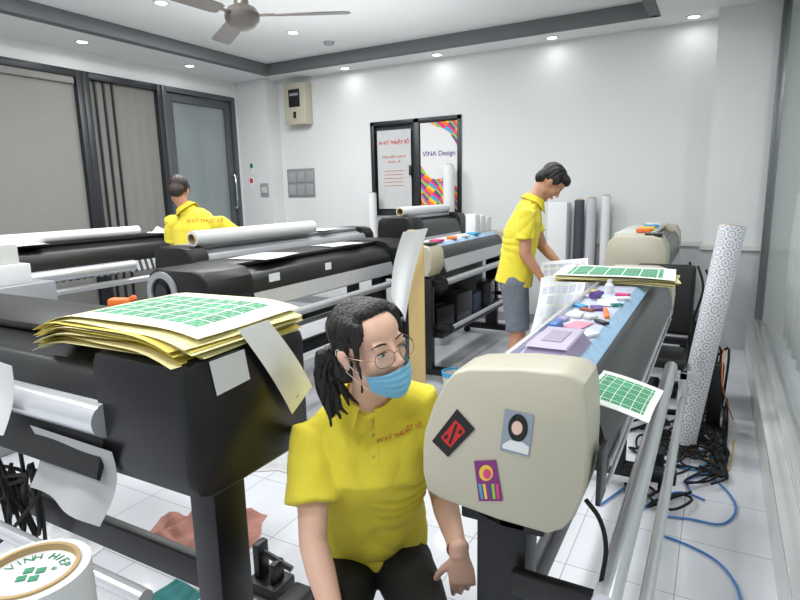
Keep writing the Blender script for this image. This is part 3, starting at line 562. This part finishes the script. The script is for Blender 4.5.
def crumple(label,c,sx,sy,h,mat,name,cat,rz=0):
    R=Matrix.Rotation(rz,3,'Z')
    def fn(u,v):
        x=(u-.5)*sx;y=(v-.5)*sy; n_=abs(noise.noise(V((x*7+c[0],y*7,3))))+.3*abs(noise.noise(V((x*15,y*15,9)))); e=min(u,1-u,v,1-v)*5
        p=R@V((x*(1+.2*noise.noise(V((y*8,x*3,1)))),y*(1+.25*noise.noise(V((x*7,4,1)))),0)); return V(c)+p+V((0,0,.004+h*n_*min(1,e)))
    b=MB().grid(fn,40,32); b.solid(.002); return b.build(name,mat,None,label=label,cat=cat,ang=70)
crumple('crumpled faded red cloth on the floor under the left printer',(-1.95,1.64,0),.52,.26,.16,pinkrag,'cleaning_rag','cloth',.45)
crumple('crumpled white plastic on the floor below the left printer',(-2.45,1.30,0),.4,.32,.10,paper,'plastic_bag','bag',.2)
crumple('teal cloth on the floor at the bottom edge',hit(178,596,'z',0),.18,.12,.06,teal,'cleaning_rag','cloth')
crumple('loose white papers beside the worker at the left wall',(-4.95,4.15,1.15),.36,.5,.10,paper,'paper_pile','paper')
crumple('white papers on the black printer by the left wall',(-4.86,2.5,1.15),.2,.5,.03,paper,'paper_pile','paper')
crumple('dark rag on the floor under the long black printer',(-2.1,2.9,0),.4,.35,.12,dgrey,'cleaning_rag','cloth',.8)
crumple('white scrap paper on the floor under the long black printer',(-2.15,2.35,0),.35,.3,.08,dimpaper,'scrap_paper','paper',.3)
q=hit(270,588,'z',0); r=root('floor_stand','black plastic stand piece with handle on the floor, left of the crouching worker','stand',(q.x,q.y,0))
MB().bb(q.x-.07,q.x+.08,q.y-.06,q.y+.06,0,.05,.01).bb(q.x-.05,q.x-.02,q.y-.03,q.y+.03,.05,.19,.006).bb(q.x+.03,q.x+.055,q.y-.03,q.y+.03,.05,.13,.006).build('base',blackp,r)
MB().cyl((q.x-.06,q.y,.16),(q.x+.10,q.y+.02,.10),.012).build('handle',dgrey,r)
# cables
def cable(label,pts,r,mat,name='cable',grp=None):
    MB().tube(pts,r,7,5).build(name,mat,None,label=label,cat='cable',group=grp)
g=lambda x,y,z=.008:hit(x,y,'z',z)
cable('blue cable curving over the tiles toward the glass kerb',[g(600,505),g(650,472),g(690,466),g(722,486),g(736,508),g(722,524),g(690,519),g(664,516)],.005,bluewire)
cable('blue cable running off at the bottom right',[g(664,536),g(690,546),g(718,562),g(736,585),g(742,610)],.005,bluewire)
cable('pale blue cable bundle looped near the standing roll',[g(640,455),g(672,448),g(700,438),g(716,450),g(700,468),g(680,466),g(672,454)],.007,cyan)
cable('blue cable lying beneath the roller bars',[g(610,560),g(630,520),g(655,500),g(680,492),g(705,500)],.005,bluewire)
cable('blue cable looping past the foot of the patterned roll',[g(700,452),g(716,444),g(728,452),g(722,466),g(704,474),g(688,480),g(690,492)],.005,bluewire)
random.seed(11)
for k,(cx,cy,rx,ry) in enumerate(((708,432,22,13),(695,450,20,8),(720,452,10,14),(675,432,22,10),(650,440,24,10),(712,405,16,14),(690,440,34,14),(714,470,15,8),(660,455,30,8),(700,420,20,16),(640,425,24,8),(722,430,8,30),(700,462,26,10),(680,446,26,12),(712,440,18,20),(665,470,24,8),(706,478,22,8),(690,428,30,16),(718,462,10,22),(650,462,20,8),(640,490,22,10),(670,500,26,9))):
    pts=[g(cx+rx*math.cos(a*1.3+k)*random.uniform(.5,1.1),cy+ry*math.sin(a*1.7+k*2)*random.uniform(.5,1.1),.01+.03*random.random()) for a in range(9)]
    cable('black cable in the tangle on the floor by the patterned roll',pts,.0065,rubber,grp='tangled black cables on the right floor')
cable('orange wire hanging by the right kerb',[g(733,420),g(726,400,.2),g(722,380,.35),g(724,350,.5)],.004,orange)
cable('thin yellow wire lying on the tiles by the glass kerb',[g(690,446),g(712,462),g(728,470),g(734,440)],.004,sun)
cable('black power cable plugged into the foreground end cap',[hit(586,500,'y',1.12),hit(600,520,'y',1.13),hit(606,550,'y',1.15),hit(600,590,'y',1.15),hit(596,640,'y',1.15)],.005,rubber)
for k in range(4):
    pts=[hit(random.uniform(-10,45),random.uniform(440,560),'y',.95+.1*random.random()) for _ in range(8)]
    cable('black cable in the bunch hanging below the printer at the left edge',pts,.007,rubber,grp='black cables hanging at the left edge')
for k in range(5):
    x0=690+8*k; pts=[hit(x0,262+4*k,'y',4.2),hit(x0+6*math.sin(k),290,'y',4.15),hit(x0-6,320+8*k,'y',4.1),hit(x0+7,350,'y',4.05),hit(x0,385+5*k,'y',4.0)]
    cable('black cable hanging behind the patterned roll',pts,.008,rubber,grp='black cables hanging behind the roll')
for i,(px,py,h,lb) in enumerate(((712,428,.42,'tall narrow black power unit standing by the kerb'),(697,418,.16,'small black adapter box on the floor'),(655,470,.12,'small black adapter beside the printer foot'))):
    q=g(px,py,0); item('power_unit',lb,'power unit',MB().bb(q.x-.04,q.x+.04,q.y-.05,q.y+.05,0,h,.006),blackp)
r=root('computer_tower','black computer tower on the floor behind the patterned roll','computer',(.0,4.35,0)); MB().bb(-.13,.06,4.2,4.6,0,.62,.01).build('case',blackp,r); MB().bb(-.11,.04,4.19,4.2,.4,.58,.003).build('drive_panel',dgrey,r)
cx,cy=-.29,3.80
r=root('office_chair','black office chair between the two right printers','chair',(cx,cy,0))
MB().box((cx,cy-.08,.48),(.36,.36,.07),None,.03,3).build('seat',blackp,r); MB().box((cx+.02,cy+.14,.80),(.34,.05,.44),Matrix.Rotation(rad(-8),3,'X'),.024,3).build('backrest',blackp,r)
MB().cyl((cx,cy,.12),(cx,cy,.45),.028).build('column',blackp,r)
for k in range(5):
    a=rad(72*k+10); o=MB().box((cx+.11*math.cos(a),cy+.11*math.sin(a),.10),(.22,.04,.03),Matrix.Rotation(a,3,'Z'),.006).build('leg',blackp,r); e=V((cx+.21*math.cos(a),cy+.21*math.sin(a),.03)); MB().cyl(e+V((-.01,0,0)),e+V((.01,0,0)),.03).build('caster',rubber,o)
q=V((-1.62,3.72,0)); r=root('bucket','small white bucket with blue rim on the floor by the centre printer','bucket',q); MB().lathe(q,[(.075,0),(.09,.20),(.085,.20),(.07,.02)],24).build('body',offw,r); MB().pipe(q+V((0,0,.18)),q+V((0,0,.205)),.095,.084).build('rim',cyan,r)
for i in range(6):
    q=V((-1.50+.10*(i%3)-.05*(i//3)*-1,3.95+.05*(i%3),.045+.078*(i//3))); roll(['short white roll on the floor right of the bucket, nearest it','short cardboard-coloured roll on the floor pile','short white roll on the floor pile, farthest from the bucket','short grey roll on top of the floor pile, left one','short white roll on top of the floor pile, middle one','short white roll on top of the floor pile, right one'][i],q,q+V((.05,.42,0)),.045,[paper,card,paper,lgrey,dimpaper,paper][i],.02,'short rolls on the floor by the centre printer')
for i in range(4): item('ink_tank',['black ink tank on the printer stand, nearest one','black ink tank on the printer stand, second','black ink tank on the printer stand, third','black ink tank on the printer stand, farthest one'][i],'ink tank',MB().box((-1.96+.02*(i%2),4.2+.34*i,.405+.09+.03*(i%2)),(.14,.24+.05*(i%2),.18+.06*(i%2)),Matrix.Rotation(rad(8*(i-1.5)),3,'Z'),.012),[blackp,dgrey,M('dull_blue_tank',(46,60,86),.5),dgrey][i],'ink tanks under the centre printer')
MB().bb(-2.15,-1.84,4.0,5.65,.36,.40,.004).build('shelf',black,P3)
# ---------------- people
def handm(b,w,D,N,T,s=1,curl=(20,25,18),spread=.04):
    D=D.normalized(); N=(N-D*N.dot(D)).normalized(); T=(T-D*T.dot(D)-N*T.dot(N)).normalized()
    b.sweep([(w-D*.02*s,.027*s,.02*s),(w+D*.015*s,.029*s,.018*s),(w+D*.05*s,.038*s,.0145*s),(w+D*.085*s,.039*s,.0125*s)],T,16)
    for i,(o_,l) in enumerate(((.029,.07),(.0098,.078),(-.0098,.072),(-.028,.056))):
        p=w+D*(.082-.003*abs(i-1.2))*s+T*o_*s; a=0; pts=[(p-D*.02*s,.0092*s,.0092*s),(p,.009*s,.009*s)]; dd=D+T*spread*(1.5-i)*.6; dd.normalize()
        for k,f in enumerate((.44,.31,.25)):
            a+=rad(curl[k]+i*4); v=dd*math.cos(a)+N*math.sin(a); p=p+v*l*f*s; pts.append((p,(.0083-.0007*k)*s,(.0083-.0007*k)*s))
        b.sweep(pts,T,10)
    p=w+D*.028*s+T*.024*s; v=(D*.7+T*.75+N*.35).normalized(); pts=[(p,.0125*s,.0125*s)]
    for k,l in enumerate((.038,.03,.024)):
        p=p+v*l*s; pts.append((p,(.0112-.0012*k)*s,(.0112-.0012*k)*s)); v=(v+D*.35+N*.15).normalized()
    b.sweep(pts,N,10)
def headm(b,H,nk=1):
    E=lambda c,r:b.ell(c,r,H,20)
    E((0,-.018,.035),(.074,.092,.080)); E((0,.022,-.018),(.058,.064,.082)); E((0,.032,-.072),(.039,.043,.036)); E((0,.064,-.100),(.018,.017,.016)); E((0,.03,.045),(.060,.056,.05))
    for s_ in (-1,1):
        E((s_*.026,.074,.022),(.022,.011,.008)); E((s_*.036,.053,-.022),(.019,.02,.02)); E((s_*.011,.092,-.031),(.007,.010,.007)); E((s_*.077,-.008,-.004),(.007,.018,.031)); E((s_*.080,-.012,.004),(.009,.016,.020)); E((s_*.031,.0755,.009),(.017,.008,.0045)); E((s_*.031,.074,-.009),(.015,.007,.003))
        E((s_*.039,.005,-.06),(.021,.035,.03))
    P=lambda x,y,z:H@V((x,y,z))
    b.sweep([(P(0,.078,.022),.007,.007),(P(0,.089,-.004),.008,.008),(P(0,.100,-.024),.0105,.010)],(H.to_3x3()@V((1,0,0))).normalized(),12)
    E((0,.087,-.056),(.020,.008,.005)); E((0,.086,-.066),(.016,.008,.006))
def HM(pos,fwd,up,s=1):
    f=V(fwd).normalized(); r=f.cross(V(up)).normalized(); u=r.cross(f)
    return Matrix(((r.x*s,f.x*s,u.x*s,pos[0]),(r.y*s,f.y*s,u.y*s,pos[1]),(r.z*s,f.z*s,u.z*s,pos[2]),(0,0,0,1)))
def face(root_,H,full=True):
    for s_ in (-1,1):
        o=MB().ell((s_*.031,.0755,.0005),(.0135,.007,.0050),H).build('eye',eyew,root_); MB().ell((s_*.031-.003,.0815,.0005),(.0056,.002,.0050),H,12).build('iris',iris,o)
        MB().tube([H@V((s_*.016,.0815,.0015)),H@V((s_*.024,.0838,.0054)),H@V((s_*.034,.0825,.0058)),H@V((s_*.046,.075,.001))],.0012,6).build('eyelash',iris,o)
        MB().tube([H@V((s_*.014,.0855,.0225)),H@V((s_*.026,.0860,.0270)),H@V((s_*.039,.080,.0265)),H@V((s_*.050,.070,.020))],[.0015,.002,.0022,.0022,.0022,.0022,.002,.0015,.001,.0008],6).build('eyebrow',hairm,root_)
    if full: MB().ell((0,.0885,-.0575),(.013,.0065,.0028),H).ell((0,.0875,-.0640),(.011,.0065,.0035),H).build('lips',lipm,root_)
def person(label,J,skinm,H,vox=.0045,s=1,shirt_len=.0,legs='trousers',hands=None,legm=None,thick=1.0,sleeve=.55,wr_amp=.006,slw=1.0,lt=None):
    lat=(J['shL']-J['shR']).normalized(); pel=J['pel']; ch=J['chest']; mid=(J['shL']+J['shR'])/2; nb=J['neck']; tor=(mid-pel).normalized()
    base=V(((J['anL'].x+J['anR'].x)/2,(J['anL'].y+J['anR'].y)/2,0)); r=root('person',label,'person',base)
    b=MB(); k=thick; lk=lt or thick
    hb=H@V((0,-.02,-.055)); nt_=(nb-mid).normalized()
    b.sweep([(pel-tor*.05,.12*k,.09*k),(pel,.15*k,.105*k),(pel.lerp(ch,.5),.13*k,.092*k),(ch,.15*k,.105*k),(mid-tor*.04,.145*k,.092*k),(mid+tor*.02,.10*k,.07*k)],lat,28,.9)
    b.sweep([(mid-tor*.02,.08,.065),(mid.lerp(nb,.6),.068,.062),(nb,.055,.055),(nb.lerp(hb,.5),.049,.052),(hb,.049,.053)],lat,20)
    for sd in 'LR':
        sh,el,wr=J['sh'+sd],J['el'+sd],J['wr'+sd]
        b.sweep([(sh.lerp(mid,.35),.05,.05),(sh,.055,.055),(sh.lerp(el,.4),.047,.047),(el,.038,.038)],lat+FW*.01,18)
        b.sweep([(el,.038,.038),(el.lerp(wr,.3),.039,.037),(el.lerp(wr,.75),.029,.026),(wr,.027,.021)],lat+FW*.01,18)
        D,N,T,cu=hands[sd]; handm(b,wr,D,N,T,.98*s,cu)
        hp,kn,an=J['hp'+sd],J['kn'+sd],J['an'+sd]
        b.sweep([(hp,.085*lk,.085*lk),(hp.lerp(kn,.4),.075*lk,.075*lk),(kn,.053,.053)],lat,18); b.sweep([(kn,.053,.053),(kn.lerp(an,.3),.053,.053),(an,.034,.034)],lat,18)
        td=J['toe'+sd]; gz=.035
        b.sweep([(V((an.x,an.y,gz))-td*.05,.03,.03),(V((an.x,an.y,gz+.01)),.034,.038),(V((an.x,an.y,gz))+td*.10,.042,.026),(V((an.x,an.y,gz-.008))+td*.17,.036,.018)],UP.cross(td),16)
    headm(b,H); b.remesh(vox,3); b.build('body',skinm,r,ang=180)
    b=MB(); q=.016
    b.sweep([(pel-tor*(.06+shirt_len),.165*k+q,.12*k+q),(pel,.16*k+q,.115*k+q),(pel.lerp(ch,.5),.142*k+q,.103*k+q),(ch,.156*k+q,.112*k+q),(mid-tor*.04,.150*k+q,.098*k+q),(mid+tor*.02,.108*k+q,.076*k+q)],lat,36,.9,rnd=(False,True))
    b.sweep([(mid-tor*.02,.12*k,.085),(mid.lerp(nb,.5),.092,.078),(nb-nt_*.01,.070,.068)],lat,28,rnd=(False,False))
    for sd in 'LR':
        sh,el=J['sh'+sd],J['el'+sd]; e=sh.lerp(el,sleeve+.12); w_=slw
        b.sweep([(mid.lerp(nb,.35).lerp(sh,.25),.06,.06),(sh.lerp(mid,.35)+tor*.005,.060,.060),(sh,.060*k+.002,.060*k+.002),(sh.lerp(el,.35),(.061*k+.003)*w_,(.061*k+.003)*w_),(e,.070*k*w_,.068*k*w_)],lat+FW*.01,22,rnd=(True,False))
    b.remesh(.006,5); b.bm.normal_update()
    for v in b.bm.verts:
        p=v.co; n1=noise.noise(V((p.x*7,p.y*7,p.z*4)))+.5*noise.noise(p*16)
        f1=math.sin(p.z*46+(p.dot(RT))*22+noise.noise(p*5)*7); f2=math.sin(p.z*30-(p.dot(RT))*34+noise.noise(p*4+V((9,0,0)))*6)
        rid=lambda f:1-2*abs(f)**.6
        fold=rid(f1)*max(0,noise.noise(p*4+V((5,5,5))))+rid(f2)*max(0,noise.noise(p*4.5+V((1,7,3))))
        v.co=p+v.normal*(n1*wr_amp*.9-fold*wr_amp*2.1)
    bv=b.bvh(); b.build('polo_shirt',yellow,r,ang=180)
    b=MB(); b.sweep([(pel-tor*.07,.125*lk,.10*lk),(pel+tor*.02,.162*lk,.116*lk),(pel+tor*.07,.152*lk,.108*lk)],lat,28,.9)
    for sd in 'LR':
        hp,kn,an=J['hp'+sd],J['kn'+sd],J['an'+sd]
        if legs=='shorts': b.sweep([(hp,.098*lk,.098*lk),(hp.lerp(kn,.9),.085*lk,.085*lk)],lat,20,rnd=(True,False))
        else:
            b.sweep([(hp,.098*lk,.098*lk),(hp.lerp(kn,.4),.088*lk,.088*lk),(kn,.068,.068)],lat,20); b.sweep([(kn,.068,.068),(kn.lerp(an,.3),.068,.068),(kn.lerp(an,.92),.055,.055)],lat,20,rnd=(True,False))
    b.remesh(.008,4); b.noise(.010,9); b.build(legs,legm or trous,r,ang=180)
    for sd in 'LR':
        an=J['an'+sd]; td=J['toe'+sd]; b=MB()
        b.sweep([(V((an.x,an.y,.036))-td*.055,.036,.034),(V((an.x,an.y,.04)),.042,.04),(V((an.x,an.y,.034))+td*.10,.05,.031),(V((an.x,an.y,.027))+td*.18,.044,.025)],UP.cross(td),18); b.remesh(.006,3); b.build('shoe',blackp,r,ang=180)
    tf=J['front']; tf=(tf-nt_*tf.dot(nt_)).normalized(); la=nt_.cross(tf).normalized()
    def cf(u,v):
        a=rad(16+u*328); pt_=max(0,1-min(u,1-u)*6)
        rr=(.066+v*(.030+.016*pt_)); hgt=.026-v*(.042+.040*pt_)
        return nb+nt_*hgt+tf*(math.cos(a)*rr*1.02)+la*(math.sin(a)*rr*1.06)
    b=MB().grid(cf,48,6); b.solid(.003); b.build('collar',M('yellow_collar_knit',(220,200,54),.9,bump=.3,bscale=200),r,ang=60)
    return r,bv,dict(lat=lat,tor=tor,tf=tf,la=la,mid=mid,nb=nb)
def hairmesh(root_,H,parts,mat,amp=.004,vox=.0045):
    b=MB()
    for p in parts:
        if p[0]=='e': b.ell(p[1],p[2],H,20)
        else: b.sweep([(H@V(c),a,a2) for c,a,a2 in p[1]],(H.to_3x3()@V((1,0,0))).normalized(),16)
    b.remesh(vox,3); Hi=H.inverted(); b.bm.normal_update()
    for v in b.bm.verts:
        l=Hi@v.co; an_=math.atan2(l.x,-l.y+.02); n=.7*noise.noise(V((an_*14,l.z*6,l.y*8)))+.6*noise.noise(V((an_*40,l.z*8,2))); v.co+=v.normal*n*amp
    b.build('hair',mat,root_,ang=180)
TO=-FW
# --- foreground worker
hf=(TO*.76+RT*.64+V((0,0,.06))).normalized(); hu=V((0,0,1))-RT*.20+TO*.10
H1=HM(atd(371,346,1.37),hf,hu,1.01)
J=dict(neck=atd(369,393,1.50),shR=atd(313,434,1.56),shL=atd(419,399,1.60),chest=atd(371,461,1.56),pel=atd(372,540,1.70),
 elR=atd(313,543,1.39),wrR=atd(340,640,1.24),elL=atd(442,494,1.60),wrL=atd(459,553,1.40),
 hpR=atd(350,566,1.66),hpL=atd(402,562,1.66),knR=atd(328,650,1.24),knL=atd(436,640,1.26),front=TO)
for sd,dx in (('R',-.02),('L',.02)):
    k=J['kn'+sd]; J['an'+sd]=V((k.x,k.y,.09))+FW*.20+RT*dx; J['toe'+sd]=TO.copy()
hands={'R':(TO*.7+V((0,0,-.75)),V((0,0,-.6))+FW*.6,RT,(22,25,18)),'L':(V((0,0,-1))+RT*.10+TO*.05,FW+RT*.1,-RT,(12,16,12))}
r1,bv,fr1=person('person in yellow polo shirt crouching in front, blue face mask under nose and thin glasses',J,skin,H1,vox=.0042,hands=hands,sleeve=.54,slw=1.14,wr_amp=.010,thick=1.0,lt=1.0)
face(r1,H1,False)
locks=[]
random.seed(5)
for i in range(9):
    x0=.02+.008*i; dx=random.uniform(-.008,.014); dz=random.uniform(-.02,.02)
    locks.append(('s',[((x0,-.085-.006*(i%3),.0),.016,.014),((x0+.022+dx,-.108,-.045),.014,.012),((x0+.020+dx*2,-.110-.01*(i%2),-.095+dz*.5),.011,.010),((x0+.012+dx*3,-.10,-.145+dz),.006,.006),((x0+.006+dx*4,-.095,-.170+dz),.0032,.0032)]))
hairmesh(r1,H1,[('e',(0,-.028,.044),(.081,.090,.078)),('e',(.052,.008,.060),(.027,.050,.042)),('e',(-.052,.008,.060),(.027,.050,.042)),('e',(0,.016,.094),(.056,.046,.024)),
 ('e',(.074,-.022,.010),(.011,.030,.05)),('e',(-.074,-.022,.010),(.011,.030,.05)),('e',(0,-.075,-.025),(.068,.048,.070)),('e',(.03,-.088,-.05),(.045,.032,.05)),
 ('s',[((.058,.048,.078),.010,.012),((.069,.042,.030),.006,.009),((.071,.034,-.015),.004,.006),((.069,.026,-.06),.003,.004),((.071,.02,-.09),.003,.003)]),('s',[((-.058,.048,.078),.010,.012),((-.069,.042,.030),.005,.008),((-.069,.036,-.01),.003,.005)])]+locks,hairm,.0042,.004)
def mf(u,v):
    a=rad(-72+144*u); pr=1+.05*math.sin(math.pi*v)-.27*v**2.6; top=-.040-.009*abs(math.sin(a)); bot=-.121+.034*abs(math.sin(a))**2
    z=top+(bot-top)*v; pl=.0020*math.sin(v*28)*max(0,math.cos(a))
    return H1@V((.066*math.sin(a)*(1-.12*v),.012+(.089*pr+pl)*math.cos(a),z))
mk=MB().grid(mf,36,30); mk.solid(.0015); mk=mk.build('face_mask',maskb,r1,ang=60)
for s_ in (-1,1):
    MB().tube([H1@V((s_*.063,.040,-.052)),H1@V((s_*.078,.01,-.02)),H1@V((s_*.086,-.012,.025)),H1@V((s_*.084,-.03,0)),H1@V((s_*.077,-.01,-.04)),H1@V((s_*.060,.032,-.084))],.0010,6).build('ear_loop',paper,mk)
b=MB()
for s_ in (-1,1):
    pts=[H1@V((s_*.034+.025*math.copysign(abs(math.cos(t))**.8,math.cos(t)),.098-.010*abs((s_*.034+.025*math.cos(t))/.06)**2,-.006+.019*math.copysign(abs(math.sin(t))**.8,math.sin(t)))) for t in [2*math.pi*k/28 for k in range(29)]]
    b.tube(pts,.0009,6,0); b.tube([H1@V((s_*.059,.089,0)),H1@V((s_*.074,.06,.002)),H1@V((s_*.082,0,.006)),H1@V((s_*.082,-.02,-.005))],.0012,6)
b.tube([H1@V((-.010,.099,0)),H1@V((0,.104,.003)),H1@V((.010,.099,0))],.0010,6)
gl=b.build('glasses',goldm,r1)
for s_ in (-1,1):
    b=MB(); b.poly([H1@V((s_*.034+.024*math.cos(t),.098-.010*abs((s_*.034+.024*math.cos(t))/.06)**2,-.006+.018*math.sin(t))) for t in [2*math.pi*k/24 for k in range(24)]]); b.build('lens',lens,gl)
tor=fr1['tor']; text('IN KỸ THUẬT SỐ',.0165,frame(RT+UP*.14,UP,atd(400,446,1.42)),red,r1,bvh=bv,off=.006)
b=MB()
def plf(u,v):
    p=fr1['nb']-tor*(.045+.15*v)+RT*((u-.5)*.026+.01); h=bv.ray_cast(p+TO*.35,-TO); return (h[0]+TO*.0025) if h[0] else p+TO*.12
b.grid(plf,4,14); pk=b.build('placket',yellow,r1)
for v in (.15,.5,.85):
    c_=plf(.5,v); MB().ell(c_,(.005,.005,.005),None,10).build('button',M('button_yellow',(190,180,90),.4),pk)
ad=(J['elL']-J['wrL']).normalized(); w_=J['wrL']+ad*.015
MB().pipe(w_-ad*.004,w_+ad*.004,.031,.027).build('wristband',rag,r1)
# --- standing worker at back
f2=(RT*.93+TO*.25).normalized()
H2=HM(atd(551,183,4.1),(f2*.64+V((0,0,-.77))),UP*.64+f2*.77,1.0)
l2=UP.cross(f2)
D0=4.10
mid2=atd(528,213,D0); J2=dict(neck=atd(534,200,D0),shR=mid2-l2*.155,shL=mid2+l2*.155,chest=atd(522,232,D0),pel=atd(515,275,D0),front=f2)
J2['elR']=J2['shR']+V((0,0,-.27))-f2*.01-l2*.02; J2['wrR']=J2['elR']+f2*.13+V((0,0,-.19))+l2*.04; J2['elL']=J2['shL']+V((0,0,-.25))+f2*.10+l2*.0; J2['wrL']=J2['elL']+f2*.15+V((0,0,-.15))-l2*.06
for sd,sg in (('R',-1),('L',1)):
    hp=J2['pel']+l2*sg*.085-V((0,0,.04)); J2['hp'+sd]=hp; J2['kn'+sd]=V((hp.x,hp.y,.47))+f2*.03; J2['an'+sd]=V((hp.x,hp.y,.085))-f2*.02; J2['toe'+sd]=f2.copy()
hands2={'R':(f2*.6+V((0,0,-.7)),l2,UP+f2*.5,(30,35,25)),'L':(f2*.8+V((0,0,-.4)),-l2,UP+f2*.5,(30,35,25))}
r2,bv2,fr2=person('person in yellow polo shirt and grey shorts standing by the back wall, looking down',J2,skin2,H2,vox=.005,hands=hands2,legs='shorts',legm=denim,sleeve=.5,thick=.96)
face(r2,H2)
hairmesh(r2,H2,[('e',(0,-.026,.050),(.085,.097,.082)),('e',(0,.045,.080),(.064,.05,.040)),('e',(0,-.075,-.01),(.064,.044,.06)),('e',(.072,-.005,.035),(.014,.05,.035)),('e',(-.072,-.005,.035),(.014,.05,.035))],hairm,.005,.006)
pm_=labelsheet_mat('grey_calendar_print',6,9,.05,.95,.05,.95,(244,244,248),(190,192,208),.014,.0015,(224,224,234))
hang('large white sheet with faint grey print held by the standing worker',atd(541,262,4.06),atd(588,258,4.16),atd(522,358,3.62),atd(560,350,3.72),pm_,-.10)
# --- left worker, back to camera
f3=(FW*.95+RT*.3).normalized(); l3=UP.cross(f3); D0=4.95
H3=HM(atd(179,191,D0),(FW*.98-RT*.02+V((0,0,-.45))),UP,1.0)
mid3=atd(197,222,D0); J3=dict(neck=atd(185,208,D0),shR=mid3-l3*.225+V((0,0,-.02)),shL=mid3+l3*.235,chest=atd(198,242,D0),pel=atd(200,280,D0-.05),front=f3)
J3['elR']=J3['shR']+V((0,0,-.20))+RT*.18+f3*.08; J3['wrR']=J3['elR']+f3*.2+V((0,0,-.06)); J3['elL']=J3['shL']+V((0,0,-.27))+f3*.05-RT*.05; J3['wrL']=J3['elL']+f3*.22+V((0,0,-.05))
for sd,sg in (('R',-1),('L',1)):
    hp=J3['pel']+l3*sg*.085-V((0,0,.04)); J3['hp'+sd]=hp; J3['kn'+sd]=V((hp.x,hp.y,.47)); J3['an'+sd]=V((hp.x,hp.y,.085)); J3['toe'+sd]=f3.copy()
hands3={'R':(f3+V((0,0,-.3)),V((0,0,-1)),l3,(25,25,20)),'L':(f3+V((0,0,-.3)),V((0,0,-1)),-l3,(25,25,20))}
r3,bv3,fr3=person('person in yellow shirt seen from behind among the left printers',J3,skin2,H3,vox=.0055,hands=hands3,sleeve=.5,thick=1.24,lt=1.0)
face(r3,H3)
hairmesh(r3,H3,[('e',(0,-.026,.044),(.085,.096,.083)),('e',(0,.035,.085),(.064,.05,.036)),('e',(0,-.070,-.02),(.070,.050,.062)),('e',(.074,-.01,.03),(.014,.048,.034)),('e',(-.074,-.01,.03),(.014,.048,.034))],hairb,.006,.006)
bk=(TO-RT*.1).normalized(); rr=UP.cross(bk)
text('IN KỸ THUẬT SỐ',.040,frame(rr,UP,atd(195,222,D0-.3)),red,r3,bvh=bv3,off=.010)
# ---------------- world
wd=bpy.data.worlds.new('world'); sc.world=wd; wd.use_nodes=True; bg=wd.node_tree.nodes['Background']; bg.inputs[0].default_value=(.90,.95,1,1); bg.inputs[1].default_value=.55
